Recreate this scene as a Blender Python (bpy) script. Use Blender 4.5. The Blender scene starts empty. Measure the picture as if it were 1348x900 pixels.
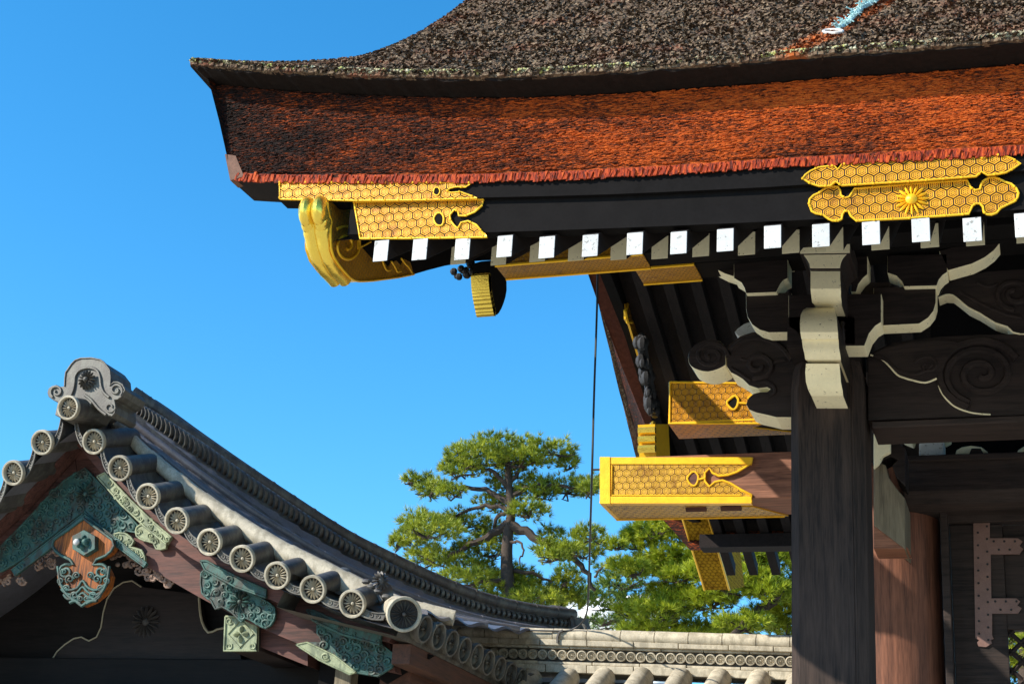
import bpy, bmesh, math, random
from mathutils import Vector, Matrix
random.seed(7)
SC = bpy.context.scene
COL = SC.collection

# ------------------------------------------------------------------ camera, sky, sun, exposure
F, CX, CY = 2000.0, 674.0, 450.0          # focal length and centre of the photograph, in its pixels
A2 = Vector((726, 820, 2000)).normalized()  # direction of world Y (away) seen by the camera (right, down, forward)
A3 = Vector((350, -5188, 2000)).normalized()  # direction of world Z (up)
A1 = A2.cross(A3).normalized()
A2 = A3.cross(A1).normalized()
cam = bpy.data.cameras.new('camera'); cob = bpy.data.objects.new('camera', cam); COL.objects.link(cob)
right = Vector((A1.x, A2.x, A3.x)); down = Vector((A1.y, A2.y, A3.y)); fwd = Vector((A1.z, A2.z, A3.z))
M = Matrix((right, -down, -fwd)).transposed().to_4x4()
cob.matrix_world = M
cam.sensor_fit = 'HORIZONTAL'; cam.sensor_width = 36; cam.lens = 36 * F / 1348.0
cam.clip_start = 0.1; cam.clip_end = 6000
SC.camera = cob

SUN = Vector((-1.35, -1.0, 1.0)).normalized()      # towards the sun
w = bpy.data.worlds.new('World'); SC.world = w; w.use_nodes = True
wn = w.node_tree; bg = wn.nodes['Background']
sky = wn.nodes.new('ShaderNodeTexSky'); sky.sky_type = 'NISHITA'; sky.sun_disc = False
sky.sun_elevation = math.asin(SUN.z); sky.sun_rotation = math.atan2(SUN.x, SUN.y)
sky.air_density = 1.0; sky.dust_density = 0.25; sky.ozone_density = 5.0; sky.altitude = 300
hs = wn.nodes.new('ShaderNodeHueSaturation'); hs.inputs['Saturation'].default_value = 1.25
hs.inputs['Value'].default_value = 1.16
hs.inputs['Hue'].default_value = 0.49
wn.links.new(sky.outputs[0], hs.inputs['Color']); wn.links.new(hs.outputs[0], bg.inputs[0])
bg.inputs[1].default_value = 0.15
sl = bpy.data.lights.new('sun', 'SUN'); sl.energy = 4.8; sl.angle = math.radians(0.5); sl.color = (1, .93, .80)
so = bpy.data.objects.new('sun', sl); COL.objects.link(so); so.rotation_euler = SUN.to_track_quat('Z', 'Y').to_euler()
so.location = (-20, -20, 30)
SC.view_settings.view_transform = 'Standard'; SC.view_settings.look = 'None'
SC.view_settings.exposure = 0.74; SC.view_settings.gamma = 1.0
SC.cycles.max_bounces = 8
GZ = -1.6                                   # ground height (the camera is the origin, at eye height)

# ------------------------------------------------------------------ geometry helpers
def ray(px, py):
    v = Vector((px - CX, py - CY, F)); return Vector((v.dot(A1), v.dot(A2), v.dot(A3)))
def P(px, py, Y): r = ray(px, py); return r * (Y / r.y)
def PX(px, py, X): r = ray(px, py); return r * (X / r.x)
def lerp(a, b, t): return a + (b - a) * t
def sstep(a, b, x):
    t = max(0., min(1., (x - a) / (b - a))); return t * t * (3 - 2 * t)
def interp(tab):
    tab = sorted(tab)
    def f(x):
        if x <= tab[0][0]: return tab[0][1]
        for (a, b), (c, d) in zip(tab, tab[1:]):
            if x <= c: return b + (d - b) * (x - a) / (c - a)
        return tab[-1][1]
    return f
def cr(pts, n=4, closed=False):            # Catmull-Rom through 2-D or 3-D points
    pts = [Vector(p) for p in pts]; out = []; N = len(pts)
    rng = range(N if closed else N - 1)
    for i in rng:
        p0 = pts[(i - 1) % N] if closed or i > 0 else pts[0]
        p1 = pts[i]; p2 = pts[(i + 1) % N]
        p3 = pts[(i + 2) % N] if closed or i + 2 < N else pts[-1]
        for k in range(n):
            t = k / n
            out.append(.5 * ((2 * p1) + (p2 - p0) * t + (2 * p0 - 5 * p1 + 4 * p2 - p3) * t * t + (3 * p1 - p0 - 3 * p2 + p3) * t ** 3))
    if not closed: out.append(pts[-1])
    return out
def trace(pxs, Y, n=3):                     # a traced line in plane Y -> height as a function of X
    return interp([(p.x, p.z) for p in (P(q[0], q[1], Y) for q in cr(pxs, n))])
def inside(poly, x, y):
    c = False; j = len(poly) - 1
    for i in range(len(poly)):
        a, b = poly[i], poly[j]
        if (a[1] > y) != (b[1] > y) and x < (b[0] - a[0]) * (y - a[1]) / (b[1] - a[1]) + a[0]: c = not c
        j = i
    return c
def spiral(cx, cy, r0, r1, turns, a0, d=1, n=10, sq=1.0):
    m = max(4, int(n * abs(turns))); out = []
    for i in range(m + 1):
        t = i / m; r = lerp(r0, r1, t); a = a0 + d * turns * 2 * math.pi * t
        out.append((cx + r * math.cos(a), cy + r * math.sin(a) * sq))
    return out

class MB:
    def __init__(s): s.v = []; s.f = []; s.m = []; s.s = []
    def add(s, vs, fs, mat=0, smooth=False):
        o = len(s.v); s.v += [tuple(v) for v in vs]
        for f in fs: s.f.append(tuple(o + i for i in f)); s.m.append(mat); s.s.append(smooth)
    def prism(s, pts, vec, front=0, side=0, back=None, smooth=False):   # 3-D outline pushed along vec
        n = len(pts); vec = Vector(vec); back = side if back is None else back
        nrm = Vector()
        for i in range(n): nrm += Vector(pts[i]).cross(Vector(pts[(i + 1) % n]))
        pts = [Vector(p) for p in pts]
        if nrm.dot(vec) > 0: pts = pts[::-1]
        q = pts + [p + vec for p in pts]
        o = len(s.v); s.v += [tuple(v) for v in q]
        s.f.append(tuple(o + i for i in range(n))); s.m.append(front); s.s.append(False)
        s.f.append(tuple(o + n + i for i in reversed(range(n)))); s.m.append(back); s.s.append(False)
        for i in range(n):
            j = (i + 1) % n
            s.f.append((o + i, o + n + i, o + n + j, o + j)); s.m.append(side); s.s.append(smooth)
    def pprism(s, px, Y, d, front=0, side=0, smooth=False, n=0, closed=True):
        if n: px = cr(px, n, True)
        s.prism([P(p[0], p[1], Y) for p in px], (0, d, 0), front, side, smooth=smooth)
    def box(s, a, b, mat=0, front=None):
        x0, y0, z0 = a; x1, y1, z1 = b
        s.prism([(x0, y0, z0), (x1, y0, z0), (x1, y0, z1), (x0, y0, z1)], (0, y1 - y0, 0), mat if front is None else front, mat)
    def grid(s, rows, mat=0, smooth=True, closed=False):
        o = len(s.v); nc = len(rows[0])
        for r in rows: s.v += [tuple(p) for p in r]
        for i in range(len(rows) - 1):
            for j in range(nc if closed else nc - 1):
                k = (j + 1) % nc
                s.f.append((o + i * nc + j, o + i * nc + k, o + (i + 1) * nc + k, o + (i + 1) * nc + j)); s.m.append(mat); s.s.append(smooth)
    def tube(s, pts, r, n=6, mat=0, cap=True, smooth=True):
        pts = [Vector(p) for p in pts]; N = len(pts)
        rs = r if isinstance(r, (list, tuple)) else [r] * N
        rows = []; ref = None
        for i, p in enumerate(pts):
            t = (pts[min(i + 1, N - 1)] - pts[max(i - 1, 0)])
            t = t.normalized() if t.length > 1e-9 else Vector((0, 0, 1))
            if ref is None: ref = Vector((0, 0, 1)) if abs(t.z) < .9 else Vector((1, 0, 0))
            u = ref - t * ref.dot(t)
            u = u.normalized() if u.length > 1e-6 else t.orthogonal().normalized()
            ref = u; v = t.cross(u)
            rows.append([p + (u * math.cos(2 * math.pi * k / n) + v * math.sin(2 * math.pi * k / n)) * rs[i] for k in range(n)])
        o = len(s.v); s.grid(rows, mat, smooth, closed=True)
        if cap:
            s.f.append(tuple(o + k for k in reversed(range(n)))); s.m.append(mat); s.s.append(False)
            b = o + (N - 1) * n
            s.f.append(tuple(b + k for k in range(n))); s.m.append(mat); s.s.append(False)
    def ptube(s, px, Y, r, n=6, mat=0, sm=0, closed=False):
        if sm: px = cr(px, sm, closed)
        px = list(px)
        if closed: px = px + [px[0]]
        s.tube([P(p[0], p[1], Y) for p in px], r, n, mat)
    def ball(s, c, r, mat=0, n=8, m=5, sc=(1, 1, 1)):
        rows = []
        for i in range(m + 1):
            a = math.pi * i / m; rr = max(math.sin(a), 1e-3)
            rows.append([(c[0] + r * sc[0] * rr * math.cos(2 * math.pi * k / n), c[1] + r * sc[1] * rr * math.sin(2 * math.pi * k / n), c[2] + r * sc[2] * math.cos(a)) for k in range(n)])
        s.grid(rows, mat, True, closed=True)
    def lathe(s, prof, c, ax, n=24, mat=0, smooth=True):  # prof: (radius, distance along ax)
        ax = Vector(ax).normalized(); u = ax.orthogonal().normalized(); v = ax.cross(u); c = Vector(c)
        s.grid([[c + ax * h + (u * math.cos(2 * math.pi * k / n) + v * math.sin(2 * math.pi * k / n)) * max(r, 1e-4) for k in range(n)] for r, h in prof], mat, smooth, closed=True)
    def flower(s, c, ax, R, npet, rin, h, fill=.8, mat=0, up=(0, 0, 1), phase=0., lift=0.):
        ax = Vector(ax).normalized(); up = Vector(up); v = (up - ax * up.dot(ax)).normalized(); u = v.cross(ax); c = Vector(c)
        for k in range(npet):
            a0 = 2 * math.pi * (k + phase) / npet; hw = math.pi / npet * fill
            rows = []
            for i in range(5):
                t = i / 4.; r = lerp(rin, R, t); wd = hw * (1 if t < .7 else (.92 if t < .9 else .55)); rr = []
                if t == 1: r = R
                for j in range(5):
                    q = (j - 2) / 2.
                    a = a0 + wd * q
                    rad = r - (abs(q) ** 2) * .10 * R * (t > .7)
                    hh = h * (1 - q * q) * (math.sin(math.pi * (.15 + .8 * t))) + lift * t
                    rr.append(c + (u * math.sin(a) + v * math.cos(a)) * rad + ax * hh)
                rows.append(rr)
            s.grid(rows, mat, True)
    def build(s, name, mats, parent=None, uv=True, bevel=0, recalc=True, origin=None):
        me = bpy.data.meshes.new(name)
        o = Vector(origin) if origin is not None else None
        if o is None:
            xs = list(zip(*s.v)); o = Vector([(min(c) + max(c)) / 2 for c in xs])
        me.from_pydata([(a - o.x, b - o.y, c - o.z) for a, b, c in s.v], [], s.f)
        me.polygons.foreach_set('material_index', s.m); me.polygons.foreach_set('use_smooth', s.s)
        for m in (mats if isinstance(mats, (list, tuple)) else [mats]): me.materials.append(m)
        if recalc:
            bm = bmesh.new(); bm.from_mesh(me); bmesh.ops.recalc_face_normals(bm, faces=bm.faces); bm.to_mesh(me); bm.free()
        me.update()
        if any(s.s): me.set_sharp_from_angle(angle=math.radians(38))
        if uv:
            ul = me.uv_layers.new(name='UVMap').data
            for p in me.polygons:
                n = p.normal; ax = max(range(3), key=lambda i: abs(n[i]))
                for li in p.loop_indices:
                    c = me.vertices[me.loops[li].vertex_index].co + o
                    ul[li].uv = (c.x, c.z) if ax == 1 else ((c.x, c.y) if ax == 2 else (c.y, c.z))
        ob = bpy.data.objects.new(name, me); COL.objects.link(ob)
        ob['origin'] = tuple(o)
        if parent is not None:
            ob.parent = parent; ob.location = o - worldloc(parent)
        else: ob.location = o
        if bevel:
            b = ob.modifiers.new('bevel', 'BEVEL'); b.width = bevel; b.segments = 2; b.limit_method = 'ANGLE'; b.angle_limit = math.radians(40)
        return ob
def worldloc(o):
    v = Vector(o.location)
    while o.parent is not None: o = o.parent; v = v + Vector(o.location)
    return v
def thing(name, loc, label, cat, group=None):
    e = bpy.data.objects.new(name, None); COL.objects.link(e); e.location = loc; e.empty_display_size = .3
    e['label'] = label; e['category'] = cat
    if group: e['group'] = group
    return e
def copy_tree(o, delta, parent=None):
    c = o.copy(); COL.objects.link(c); c.parent = parent if parent is not None else o.parent
    c.location = Vector(o.location) + Vector(delta)
    for ch in list(o.children):
        if ch.name != c.name:
            k = ch.copy(); COL.objects.link(k); k.parent = c
    return c

# ------------------------------------------------------------------ materials
class NT:
    def __init__(s, name):
        s.mat = bpy.data.materials.new(name); s.mat.use_nodes = True; s.t = s.mat.node_tree
        s.b = s.t.nodes['Principled BSDF']; s.out = s.t.nodes['Material Output']
    def n(s, t): return s.t.nodes.new(t)
    def put(s, sock, v):
        if hasattr(v, 'is_output'): s.t.links.new(v, sock)
        elif v is not None: sock.default_value = v
    def m(s, op, a, b=None, c=None):
        k = s.n('ShaderNodeMath'); k.operation = op
        for i, v in enumerate((a, b, c)): s.put(k.inputs[i], v)
        return k.outputs[0]
    def pos(s): return s.n('ShaderNodeNewGeometry').outputs['Position']
    def uv(s): k = s.n('ShaderNodeUVMap'); k.uv_map = 'UVMap'; return k.outputs[0]
    def scale(s, vec, sc, rot=(0, 0, 0)):
        k = s.n('ShaderNodeMapping'); s.put(k.inputs[0], vec); k.inputs['Scale'].default_value = sc; k.inputs['Rotation'].default_value = rot; return k.outputs[0]
    def noise(s, vec, sc, det=4, rough=.6, dist=0.):
        k = s.n('ShaderNodeTexNoise'); s.put(k.inputs['Vector'], vec); k.inputs['Scale'].default_value = sc
        k.inputs['Detail'].default_value = det; k.inputs['Roughness'].default_value = rough; k.inputs['Distortion'].default_value = dist; return k.outputs[0]
    def vor(s, vec, sc, out='Color', feat='F1'):
        k = s.n('ShaderNodeTexVoronoi'); s.put(k.inputs['Vector'], vec); k.inputs['Scale'].default_value = sc; k.feature = feat; return k.outputs[out]
    def ramp(s, f, stops):
        k = s.n('ShaderNodeValToRGB'); s.put(k.inputs[0], f); e = k.color_ramp.elements
        while len(e) < len(stops): e.new(.5)
        for i, (p, c) in enumerate(stops):
            e[i].position = p; e[i].color = (c[0], c[1], c[2], 1) if isinstance(c, (tuple, list)) else (c, c, c, 1)
        return k.outputs[0]
    def mix(s, f, a, b, bt='MIX'):
        k = s.n('ShaderNodeMix'); k.data_type = 'RGBA'; k.blend_type = bt
        s.put(k.inputs[0], f)
        for i, v in ((6, a), (7, b)): s.put(k.inputs[i], (v[0], v[1], v[2], 1) if isinstance(v, tuple) else v)
        return k.outputs[2]
    def bump(s, h, st=.5, dist=.01):
        k = s.n('ShaderNodeBump'); s.put(k.inputs['Height'], h); k.inputs['Strength'].default_value = st; k.inputs['Distance'].default_value = dist
        s.t.links.new(k.outputs[0], s.b.inputs['Normal'])
    def fin(s, col, rough=.6, metal=0., spec=.5):
        s.put(s.b.inputs['Base Color'], (col[0], col[1], col[2], 1) if isinstance(col, tuple) else col)
        s.put(s.b.inputs['Roughness'], rough); s.put(s.b.inputs['Metallic'], metal)
        s.b.inputs['Specular IOR Level'].default_value = spec
        return s.mat

def wood(name, dark, light, axis='z', rough=.7, spec=.3):
    n = NT(name); p = n.pos()
    sc = {'z': (14, 14, .9), 'x': (.9, 14, 14), 'y': (14, .9, 14)}[axis]
    q = n.scale(p, sc)
    a = n.noise(q, 1.6, 6, .65, .6)
    b = n.noise(n.scale(p, tuple(4 * c for c in sc)), 2.0, 3, .6)
    big = n.noise(p, 1.3, 3, .6)
    f = n.m('ADD', n.m('MULTIPLY', a, .6), n.m('MULTIPLY', b, .4))
    f = n.m('ADD', f, n.m('MULTIPLY', n.m('SUBTRACT', big, .5), .35))
    col = n.ramp(f, [(.36, dark), (.50, tuple((x + y) / 2 for x, y in zip(dark, light))), (.66, light)])
    n.bump(f, .35, .006)
    return n.fin(col, n.ramp(a, [(0, rough - .12), (1, rough + .12)]), 0, spec)

def plain(name, col, rough=.6, var=.15, sc=8, bump=.15, metal=0., spec=.4, speck=None, objvar=0., patch=None, th=.61):
    n = NT(name); p = n.pos()
    a = n.noise(p, sc, 5, .65); b = n.noise(p, sc * 9, 3, .6)
    f = n.m('ADD', n.m('MULTIPLY', a, .6), n.m('MULTIPLY', b, .4))
    c = n.ramp(f, [(.3, tuple(max(0, x * (1 - var)) for x in col)), (.7, tuple(min(1, x * (1 + var)) for x in col))])
    if speck:
        k = n.ramp(n.noise(p, 42, 3, .75), [(th, 0.), (th + .03, 1.)])
        c = n.mix(k, c, speck)
    if patch:
        c = n.mix(n.ramp(n.noise(n.scale(p, (1, 1, .45)), 15, 5, .7), [(.47, 0.), (.60, 1.)]), c, patch)
    if objvar:
        oi = n.n('ShaderNodeObjectInfo').outputs['Random']; big = n.noise(p, 2.3, 3, .6)
        k = n.m('ADD', n.m('MULTIPLY', oi, objvar), n.m('MULTIPLY', big, 2 * objvar)); k = n.m('ADD', k, 1 - 1.5 * objvar)
        vm = n.n('ShaderNodeVectorMath'); vm.operation = 'SCALE'; n.put(vm.inputs[0], c); n.put(vm.inputs[3], k); c = vm.outputs[0]
    if bump: n.bump(f, bump, .01)
    return n.fin(c, rough, metal, spec)

def hexgold(name, base, dark, width=.058, metal=.22, rough=.40, lw=1.0, spec=.35):
    n = NT(name); u = n.uv(); sp = n.n('ShaderNodeSeparateXYZ'); n.put(sp.inputs[0], u)
    x = n.m('DIVIDE', sp.outputs[0], width); y = n.m('DIVIDE', sp.outputs[1], width)
    R3 = math.sqrt(3)
    ax = n.m('SUBTRACT', n.m('FLOORED_MODULO', x, 1.), .5); ay = n.m('SUBTRACT', n.m('FLOORED_MODULO', y, R3), R3 / 2)
    bx = n.m('SUBTRACT', n.m('FLOORED_MODULO', n.m('SUBTRACT', x, .5), 1.), .5)
    by = n.m('SUBTRACT', n.m('FLOORED_MODULO', n.m('SUBTRACT', y, R3 / 2), R3), R3 / 2)
    la = n.m('ADD', n.m('MULTIPLY', ax, ax), n.m('MULTIPLY', ay, ay)); lb = n.m('ADD', n.m('MULTIPLY', bx, bx), n.m('MULTIPLY', by, by))
    sel = n.m('LESS_THAN', la, lb)
    gx = n.m('ADD', n.m('MULTIPLY', ax, sel), n.m('MULTIPLY', bx, n.m('SUBTRACT', 1., sel)))
    gy = n.m('ADD', n.m('MULTIPLY', ay, sel), n.m('MULTIPLY', by, n.m('SUBTRACT', 1., sel)))
    agx = n.m('ABSOLUTE', gx); agy = n.m('ABSOLUTE', gy)
    hd = n.m('MAXIMUM', agx, n.m('ADD', n.m('MULTIPLY', agx, .5), n.m('MULTIPLY', agy, R3 / 2)))
    r = n.m('SQRT', n.m('ADD', n.m('MULTIPLY', gx, gx), n.m('MULTIPLY', gy, gy)))
    ang = n.m('ARCTAN2', gy, gx)
    pet = n.m('ABSOLUTE', n.m('COSINE', n.m('MULTIPLY', ang, 3.)))
    l1 = n.m('GREATER_THAN', hd, .5 - .045 * lw)                                   # outer line
    l2 = n.m('LESS_THAN', n.m('ABSOLUTE', n.m('SUBTRACT', hd, .315)), .022 * lw)    # inner hexagon
    l3 = n.m('MULTIPLY', n.m('LESS_THAN', r, .225), n.m('GREATER_THAN', r, n.m('ADD', .07, n.m('MULTIPLY', pet, .15))))
    l3 = n.m('MAXIMUM', l3, n.m('LESS_THAN', r, .04))
    line = n.m('MINIMUM', n.m('ADD', n.m('ADD', l1, l2), l3), 1.)
    wear = n.noise(n.pos(), 5, 5, .65)
    tarn = n.noise(n.pos(), 16, 5, .7)
    b2 = n.ramp(n.m('ADD', n.m('MULTIPLY', wear, .5), n.m('MULTIPLY', tarn, .5)), [(.36, (base[0] * .42, base[1] * .34, base[2] * .5)), (.48, tuple(c * .86 for c in base)), (.66, base)])
    col = n.mix(line, b2, dark)
    hh = n.m('SUBTRACT', n.ramp(hd, [(.30, .55), (.36, 1.), (.44, 1.), (.5, .3)]), n.m('MULTIPLY', line, .6))
    n.bump(n.m('ADD', hh, n.m('MULTIPLY', tarn, .5)), .9, .008)
    met = n.m('MULTIPLY', n.m('SUBTRACT', 1., line), metal)
    return n.fin(col, n.ramp(wear, [(.2, rough - .08), (.8, rough + .12)]), met, spec)

M_PILLAR = wood('pillar_wood', (.018, .014, .013), (.062, .042, .034), 'z', .8, .15)
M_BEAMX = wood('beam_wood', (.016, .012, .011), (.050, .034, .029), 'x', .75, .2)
M_BEAMLIT = wood('sunlit_beam_wood', (.11, .045, .028), (.34, .15, .09), 'x')  # lighter copy of the beam wood: sunlight put into its colour
M_DARKY = wood('rafter_wood', (.009, .007, .007), (.026, .019, .018), 'y', .8, .15)
M_BLACK = plain('black_lacquer', (.008, .007, .007), .8, .3, 6, .05, 0, .06)
M_DARK = wood('carved_dark_wood', (.012, .009, .009), (.036, .025, .022), 'x', .6, .2)
M_GREEN = wood('pale_weathered_wood', (.085, .068, .045), (.22, .18, .12), 'z')
M_WHITE = plain('white_paint', (.50, .495, .48), .6, .14, 9, .1, speck=(.25, .24, .22), objvar=.16)
M_CREAM = plain('cream_paint', (.88, .78, .52), .6, .10, 6, .1, speck=(.20, .15, .10), th=.645)
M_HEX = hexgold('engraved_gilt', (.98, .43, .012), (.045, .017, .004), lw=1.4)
M_HEXD = hexgold('engraved_gilt_small', (.80, .37, .012), (.04, .016, .003), .030, lw=1.4)
M_GOLD = plain('gilt_metal', (1.0, .50, .018), .40, .2, 14, .25, .25)
M_GOLDB = plain('polished_gilt', (1.0, .66, .10), .18, .12, 9, .3, .75)
M_TILE = plain('grey_roof_tile', (.070, .061, .050), .55, .35, 7, .25, 0, .4, objvar=.3, patch=(.11, .105, .085))
M_TILEP = plain('pale_roof_tile', (.44, .385, .29), .6, .34, 9, .25, 0, .4, objvar=.25, patch=(.30, .26, .19))
M_TILED = plain('dark_roof_tile', (.062, .054, .050), .5, .4, 8, .25, 0, .45, objvar=.35, patch=(.10, .095, .08))
M_COPPER = plain('verdigris_copper', (.030, .085, .073), .6, .45, 12, .3, .1, patch=(.035, .040, .032))  # copper darkened to carry the shade of the gable in its colour
M_COPPERLIT = plain('sunlit_verdigris_copper', (.24, .265, .155), .6, .3, 12, .3, .1, patch=(.13, .15, .09))  # lighter copy of the same copper, with sunlight put into its colour
M_REDW = wood('red_brown_board', (.034, .015, .012), (.150, .060, .046), 'x')
M_ORANGEW = wood('orange_grained_wood', (.014, .005, .003), (.50, .14, .022), 'z')
M_RUSTP = plain('brown_copper_plate', (.19, .105, .085), .5, .25, 10, .2, .2)
M_STONE = plain('granite', (.35, .33, .31), .8, .25, 20, .3)
M_PLASTER = plain('plaster', (.62, .56, .44), .8, .1, 3, .1)
M_CABLE = plain('black_cable', (.03, .03, .03), .5, .1, 5, 0)
M_IRON = plain('dark_iron', (.035, .033, .033), .6, .2, 9, .1, .6)

def bark_top():
    n = NT('weathered_bark'); p = n.pos()
    c1 = n.vor(p, 66, 'Color'); sp = n.n('ShaderNodeSeparateColor'); n.put(sp.inputs[0], c1)
    a = n.noise(p, 1.1, 4, .6)
    col = n.ramp(sp.outputs[0], [(0, (.045, .028, .018)), (.45, (.115, .072, .045)), (.8, (.185, .125, .078)), (1, (.30, .22, .14))])
    red = n.ramp(n.noise(p, 2.2, 4, .6), [(.52, 0.), (.66, 1.)])
    col = n.mix(n.m('MULTIPLY', red, n.m('MULTIPLY', sp.outputs[1], .75)), col, (.20, .06, .03))
    # the stripe the rope has rubbed down to fresh bark
    s = n.n('ShaderNodeSeparateXYZ'); n.put(s.inputs[0], p)
    dx = n.m('SUBTRACT', s.outputs[0], n.m('ADD', ROPE[0], n.m('MULTIPLY', n.m('SUBTRACT', s.outputs[1], ROPE[1]), ROPE[2])))
    wob = n.m('MULTIPLY', n.m('SUBTRACT', n.noise(p, 7, 3, .6), .5), .25)
    d = n.m('ABSOLUTE', n.m('ADD', dx, wob))
    k = n.ramp(d, [(.05, 1.), (.12, 0.)])
    k = n.m('MULTIPLY', k, n.ramp(n.noise(p, 26, 3, .7), [(.35, .25), (.6, 1.)]))
    col = n.mix(k, col, (.42, .10, .02))
    n.bump(n.noise(p, 60, 4, .7), .8, .02)
    return n.fin(col, .9, 0, .2)
def bark_face():
    n = NT('cut_bark_face'); p = n.pos()
    q = n.scale(p, (15, 15, 120)); a = n.noise(q, 1.0, 5, .7, .3)
    q2 = n.scale(p, (34, 34, 190)); b = n.noise(q2, 1.0, 3, .6)
    big = n.noise(n.scale(p, (1.3, 1.3, 3.5)), 1.0, 4, .6)
    # old wet bark is blackened towards the left corner and in drifting bands
    s = n.n('ShaderNodeSeparateXYZ'); n.put(s.inputs[0], p)
    corner = n.ramp(n.m('ADD', n.m('MULTIPLY', s.outputs[0], .22), 1.0), [(.0, .16), (.55, .0)])
    f = n.m('ADD', n.m('MULTIPLY', a, .55), n.m('MULTIPLY', b, .45))
    f = n.m('ADD', f, n.m('MULTIPLY', n.m('SUBTRACT', big, .5), .30))
    f = n.m('SUBTRACT', f, corner)
    col = n.ramp(f, [(.36, (.010, .005, .004)), (.45, (.11, .022, .006)), (.52, (.46, .076, .010)), (.73, (.82, .185, .022))])
    n.bump(f, .8, .02)
    return n.fin(col, .85, 0, .2)
def bark_trim():
    n = NT('fresh_bark_trim'); p = n.pos()
    a = n.noise(n.scale(p, (70, 70, 14), (0, .35, 0)), 1.0, 4, .65)
    col = n.ramp(a, [(.38, (.07, .008, .003)), (.52, (.34, .034, .005)), (.70, (.60, .105, .012))])
    n.bump(a, .7, .01)
    return n.fin(col, .75, 0, .25)
def moss():
    n = NT('moss'); p = n.pos()
    a = n.noise(p, 9, 4, .6)
    col = n.ramp(a, [(.36, (.10, .08, .05)), (.46, (.42, .38, .25)), (.57, (.36, .36, .10)), (.64, (.52, .48, .34))])
    n.bump(n.noise(p, 90, 2), .6, .01)
    return n.fin(col, .95, 0, .1)
def needles(name, a, b):
    n = NT(name); p = n.pos()
    f = n.noise(p, 3.2, 3, .6)
    col = n.ramp(f, [(.3, a), (.7, b)])
    n.fin(col, .5, 0, .35)
    tr = n.n('ShaderNodeBsdfTranslucent'); n.put(tr.inputs[0], col)
    mx = n.n('ShaderNodeMixShader'); mx.inputs[0].default_value = .12
    n.t.links.new(n.b.outputs[0], mx.inputs[1]); n.t.links.new(tr.outputs[0], mx.inputs[2]); n.t.links.new(mx.outputs[0], n.out.inputs[0])
    return n.mat
M_NEEDLE = needles('pine_needles', (.075, .13, .008), (.44, .47, .03))
M_NEEDLEB = needles('bright_pine_needles', (.12, .19, .008), (.52, .56, .03))
M_NEEDLED = needles('dark_pine_needles', (.06, .12, .02), (.22, .30, .03))
M_PINEBARK = plain('pine_bark', (.055, .038, .028), .9, .55, 9, .9)

# ------------------------------------------------------------------ ground
mb = MB()
mb.grid([[(x, y, GZ) for x in (-600, -60, -15, 0, 15, 60, 600)] for y in (-300, -40, 0, 12, 30, 80, 900)], 0, False)
ground = mb.build('ground', plain('pale_gravel', (.49, .44, .35), .95, .2, 3, .4), uv=False); ground['kind'] = 'structure'

# ------------------------------------------------------------------ the big bark-roofed gate
gate = thing('palace_gate', (1.3, 11.5, GZ), 'huge dark timber gate with thick bark roof, white rafter ends and engraved gold fittings', 'gate')
XR = 4.6
TOPPX = [(252, 80), (300, 84), (350, 88), (420, 92), (500, 95), (560, 96), (640, 96), (700, 94.5), (750, 92), (820, 88), (900, 82), (980, 76), (1050, 70), (1120, 64), (1200, 59), (1280, 52), (1348, 46)]
YT = 6.80
ztop = trace(TOPPX, YT)
BOTPX = [(303, 237), (330, 238.5), (370, 240), (440, 240.5), (500, 240.5), (560, 240.5), (640, 239.5), (760, 235.5), (900, 228), (980, 223), (1060, 218), (1200, 211), (1348, 203)]
YB = 6.978
zbot = trace(BOTPX, YB)
XL_T = P(252, 80, YT).x; XL_B = P(303, 237, YB).x
def xverge(Y):   # left edge of the bark at soffit level
    return lerp(XL_B, -3.95, sstep(6.9, 11.5, Y)) if Y < 11.9 else lerp(-3.95, -3.80, min(1, (Y - 11.9) / 5.))
RIDGE_Y = 11.9
def zroof(X, Y):
    dy = (Y - YT) if Y < RIDGE_Y else (2 * RIDGE_Y - YT - Y)
    k = sstep(XL_T + .3, XL_T + 1.4, X)
    return ztop(X) + .55 * dy + .03 * dy * dy + (.30 * dy + .08 * dy * dy) * k
def on_roof(px, py):
    r = ray(px, py); y = 6.6
    while y < 12:
        p = r * (y / r.y)
        if p.z < zroof(p.x, y): return p
        y += .01
    return p
ra, rb = on_roof(1092, 46), on_roof(1158, 1)
ROPE = (ra.x, ra.y, (rb.x - ra.x) / (rb.y - ra.y))
M_BARK = bark_top(); M_BARKF = bark_face(); M_TRIM = bark_trim(); M_MOSS = moss()

# thatch: top skin, then thousands of small bark ends standing out of it
mb = MB(); rnd = random.Random(3)
NX, NY = 150, 70
rows = []
for j in range(NY + 1):
    t = j / NY; Y = YT + (2 * (RIDGE_Y - YT)) * t; row = []
    for i in range(NX + 1):
        X = lerp(XL_T + (.35 * sstep(7, 12, Y) if Y < 12 else .35), XR + .3, (i / NX) ** 1.25)
        row.append((X, Y + rnd.uniform(-.01, .01), zroof(X, Y) + rnd.uniform(-.008, .012)))
    rows.append(row)
mb.grid(rows, 0, False)
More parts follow.
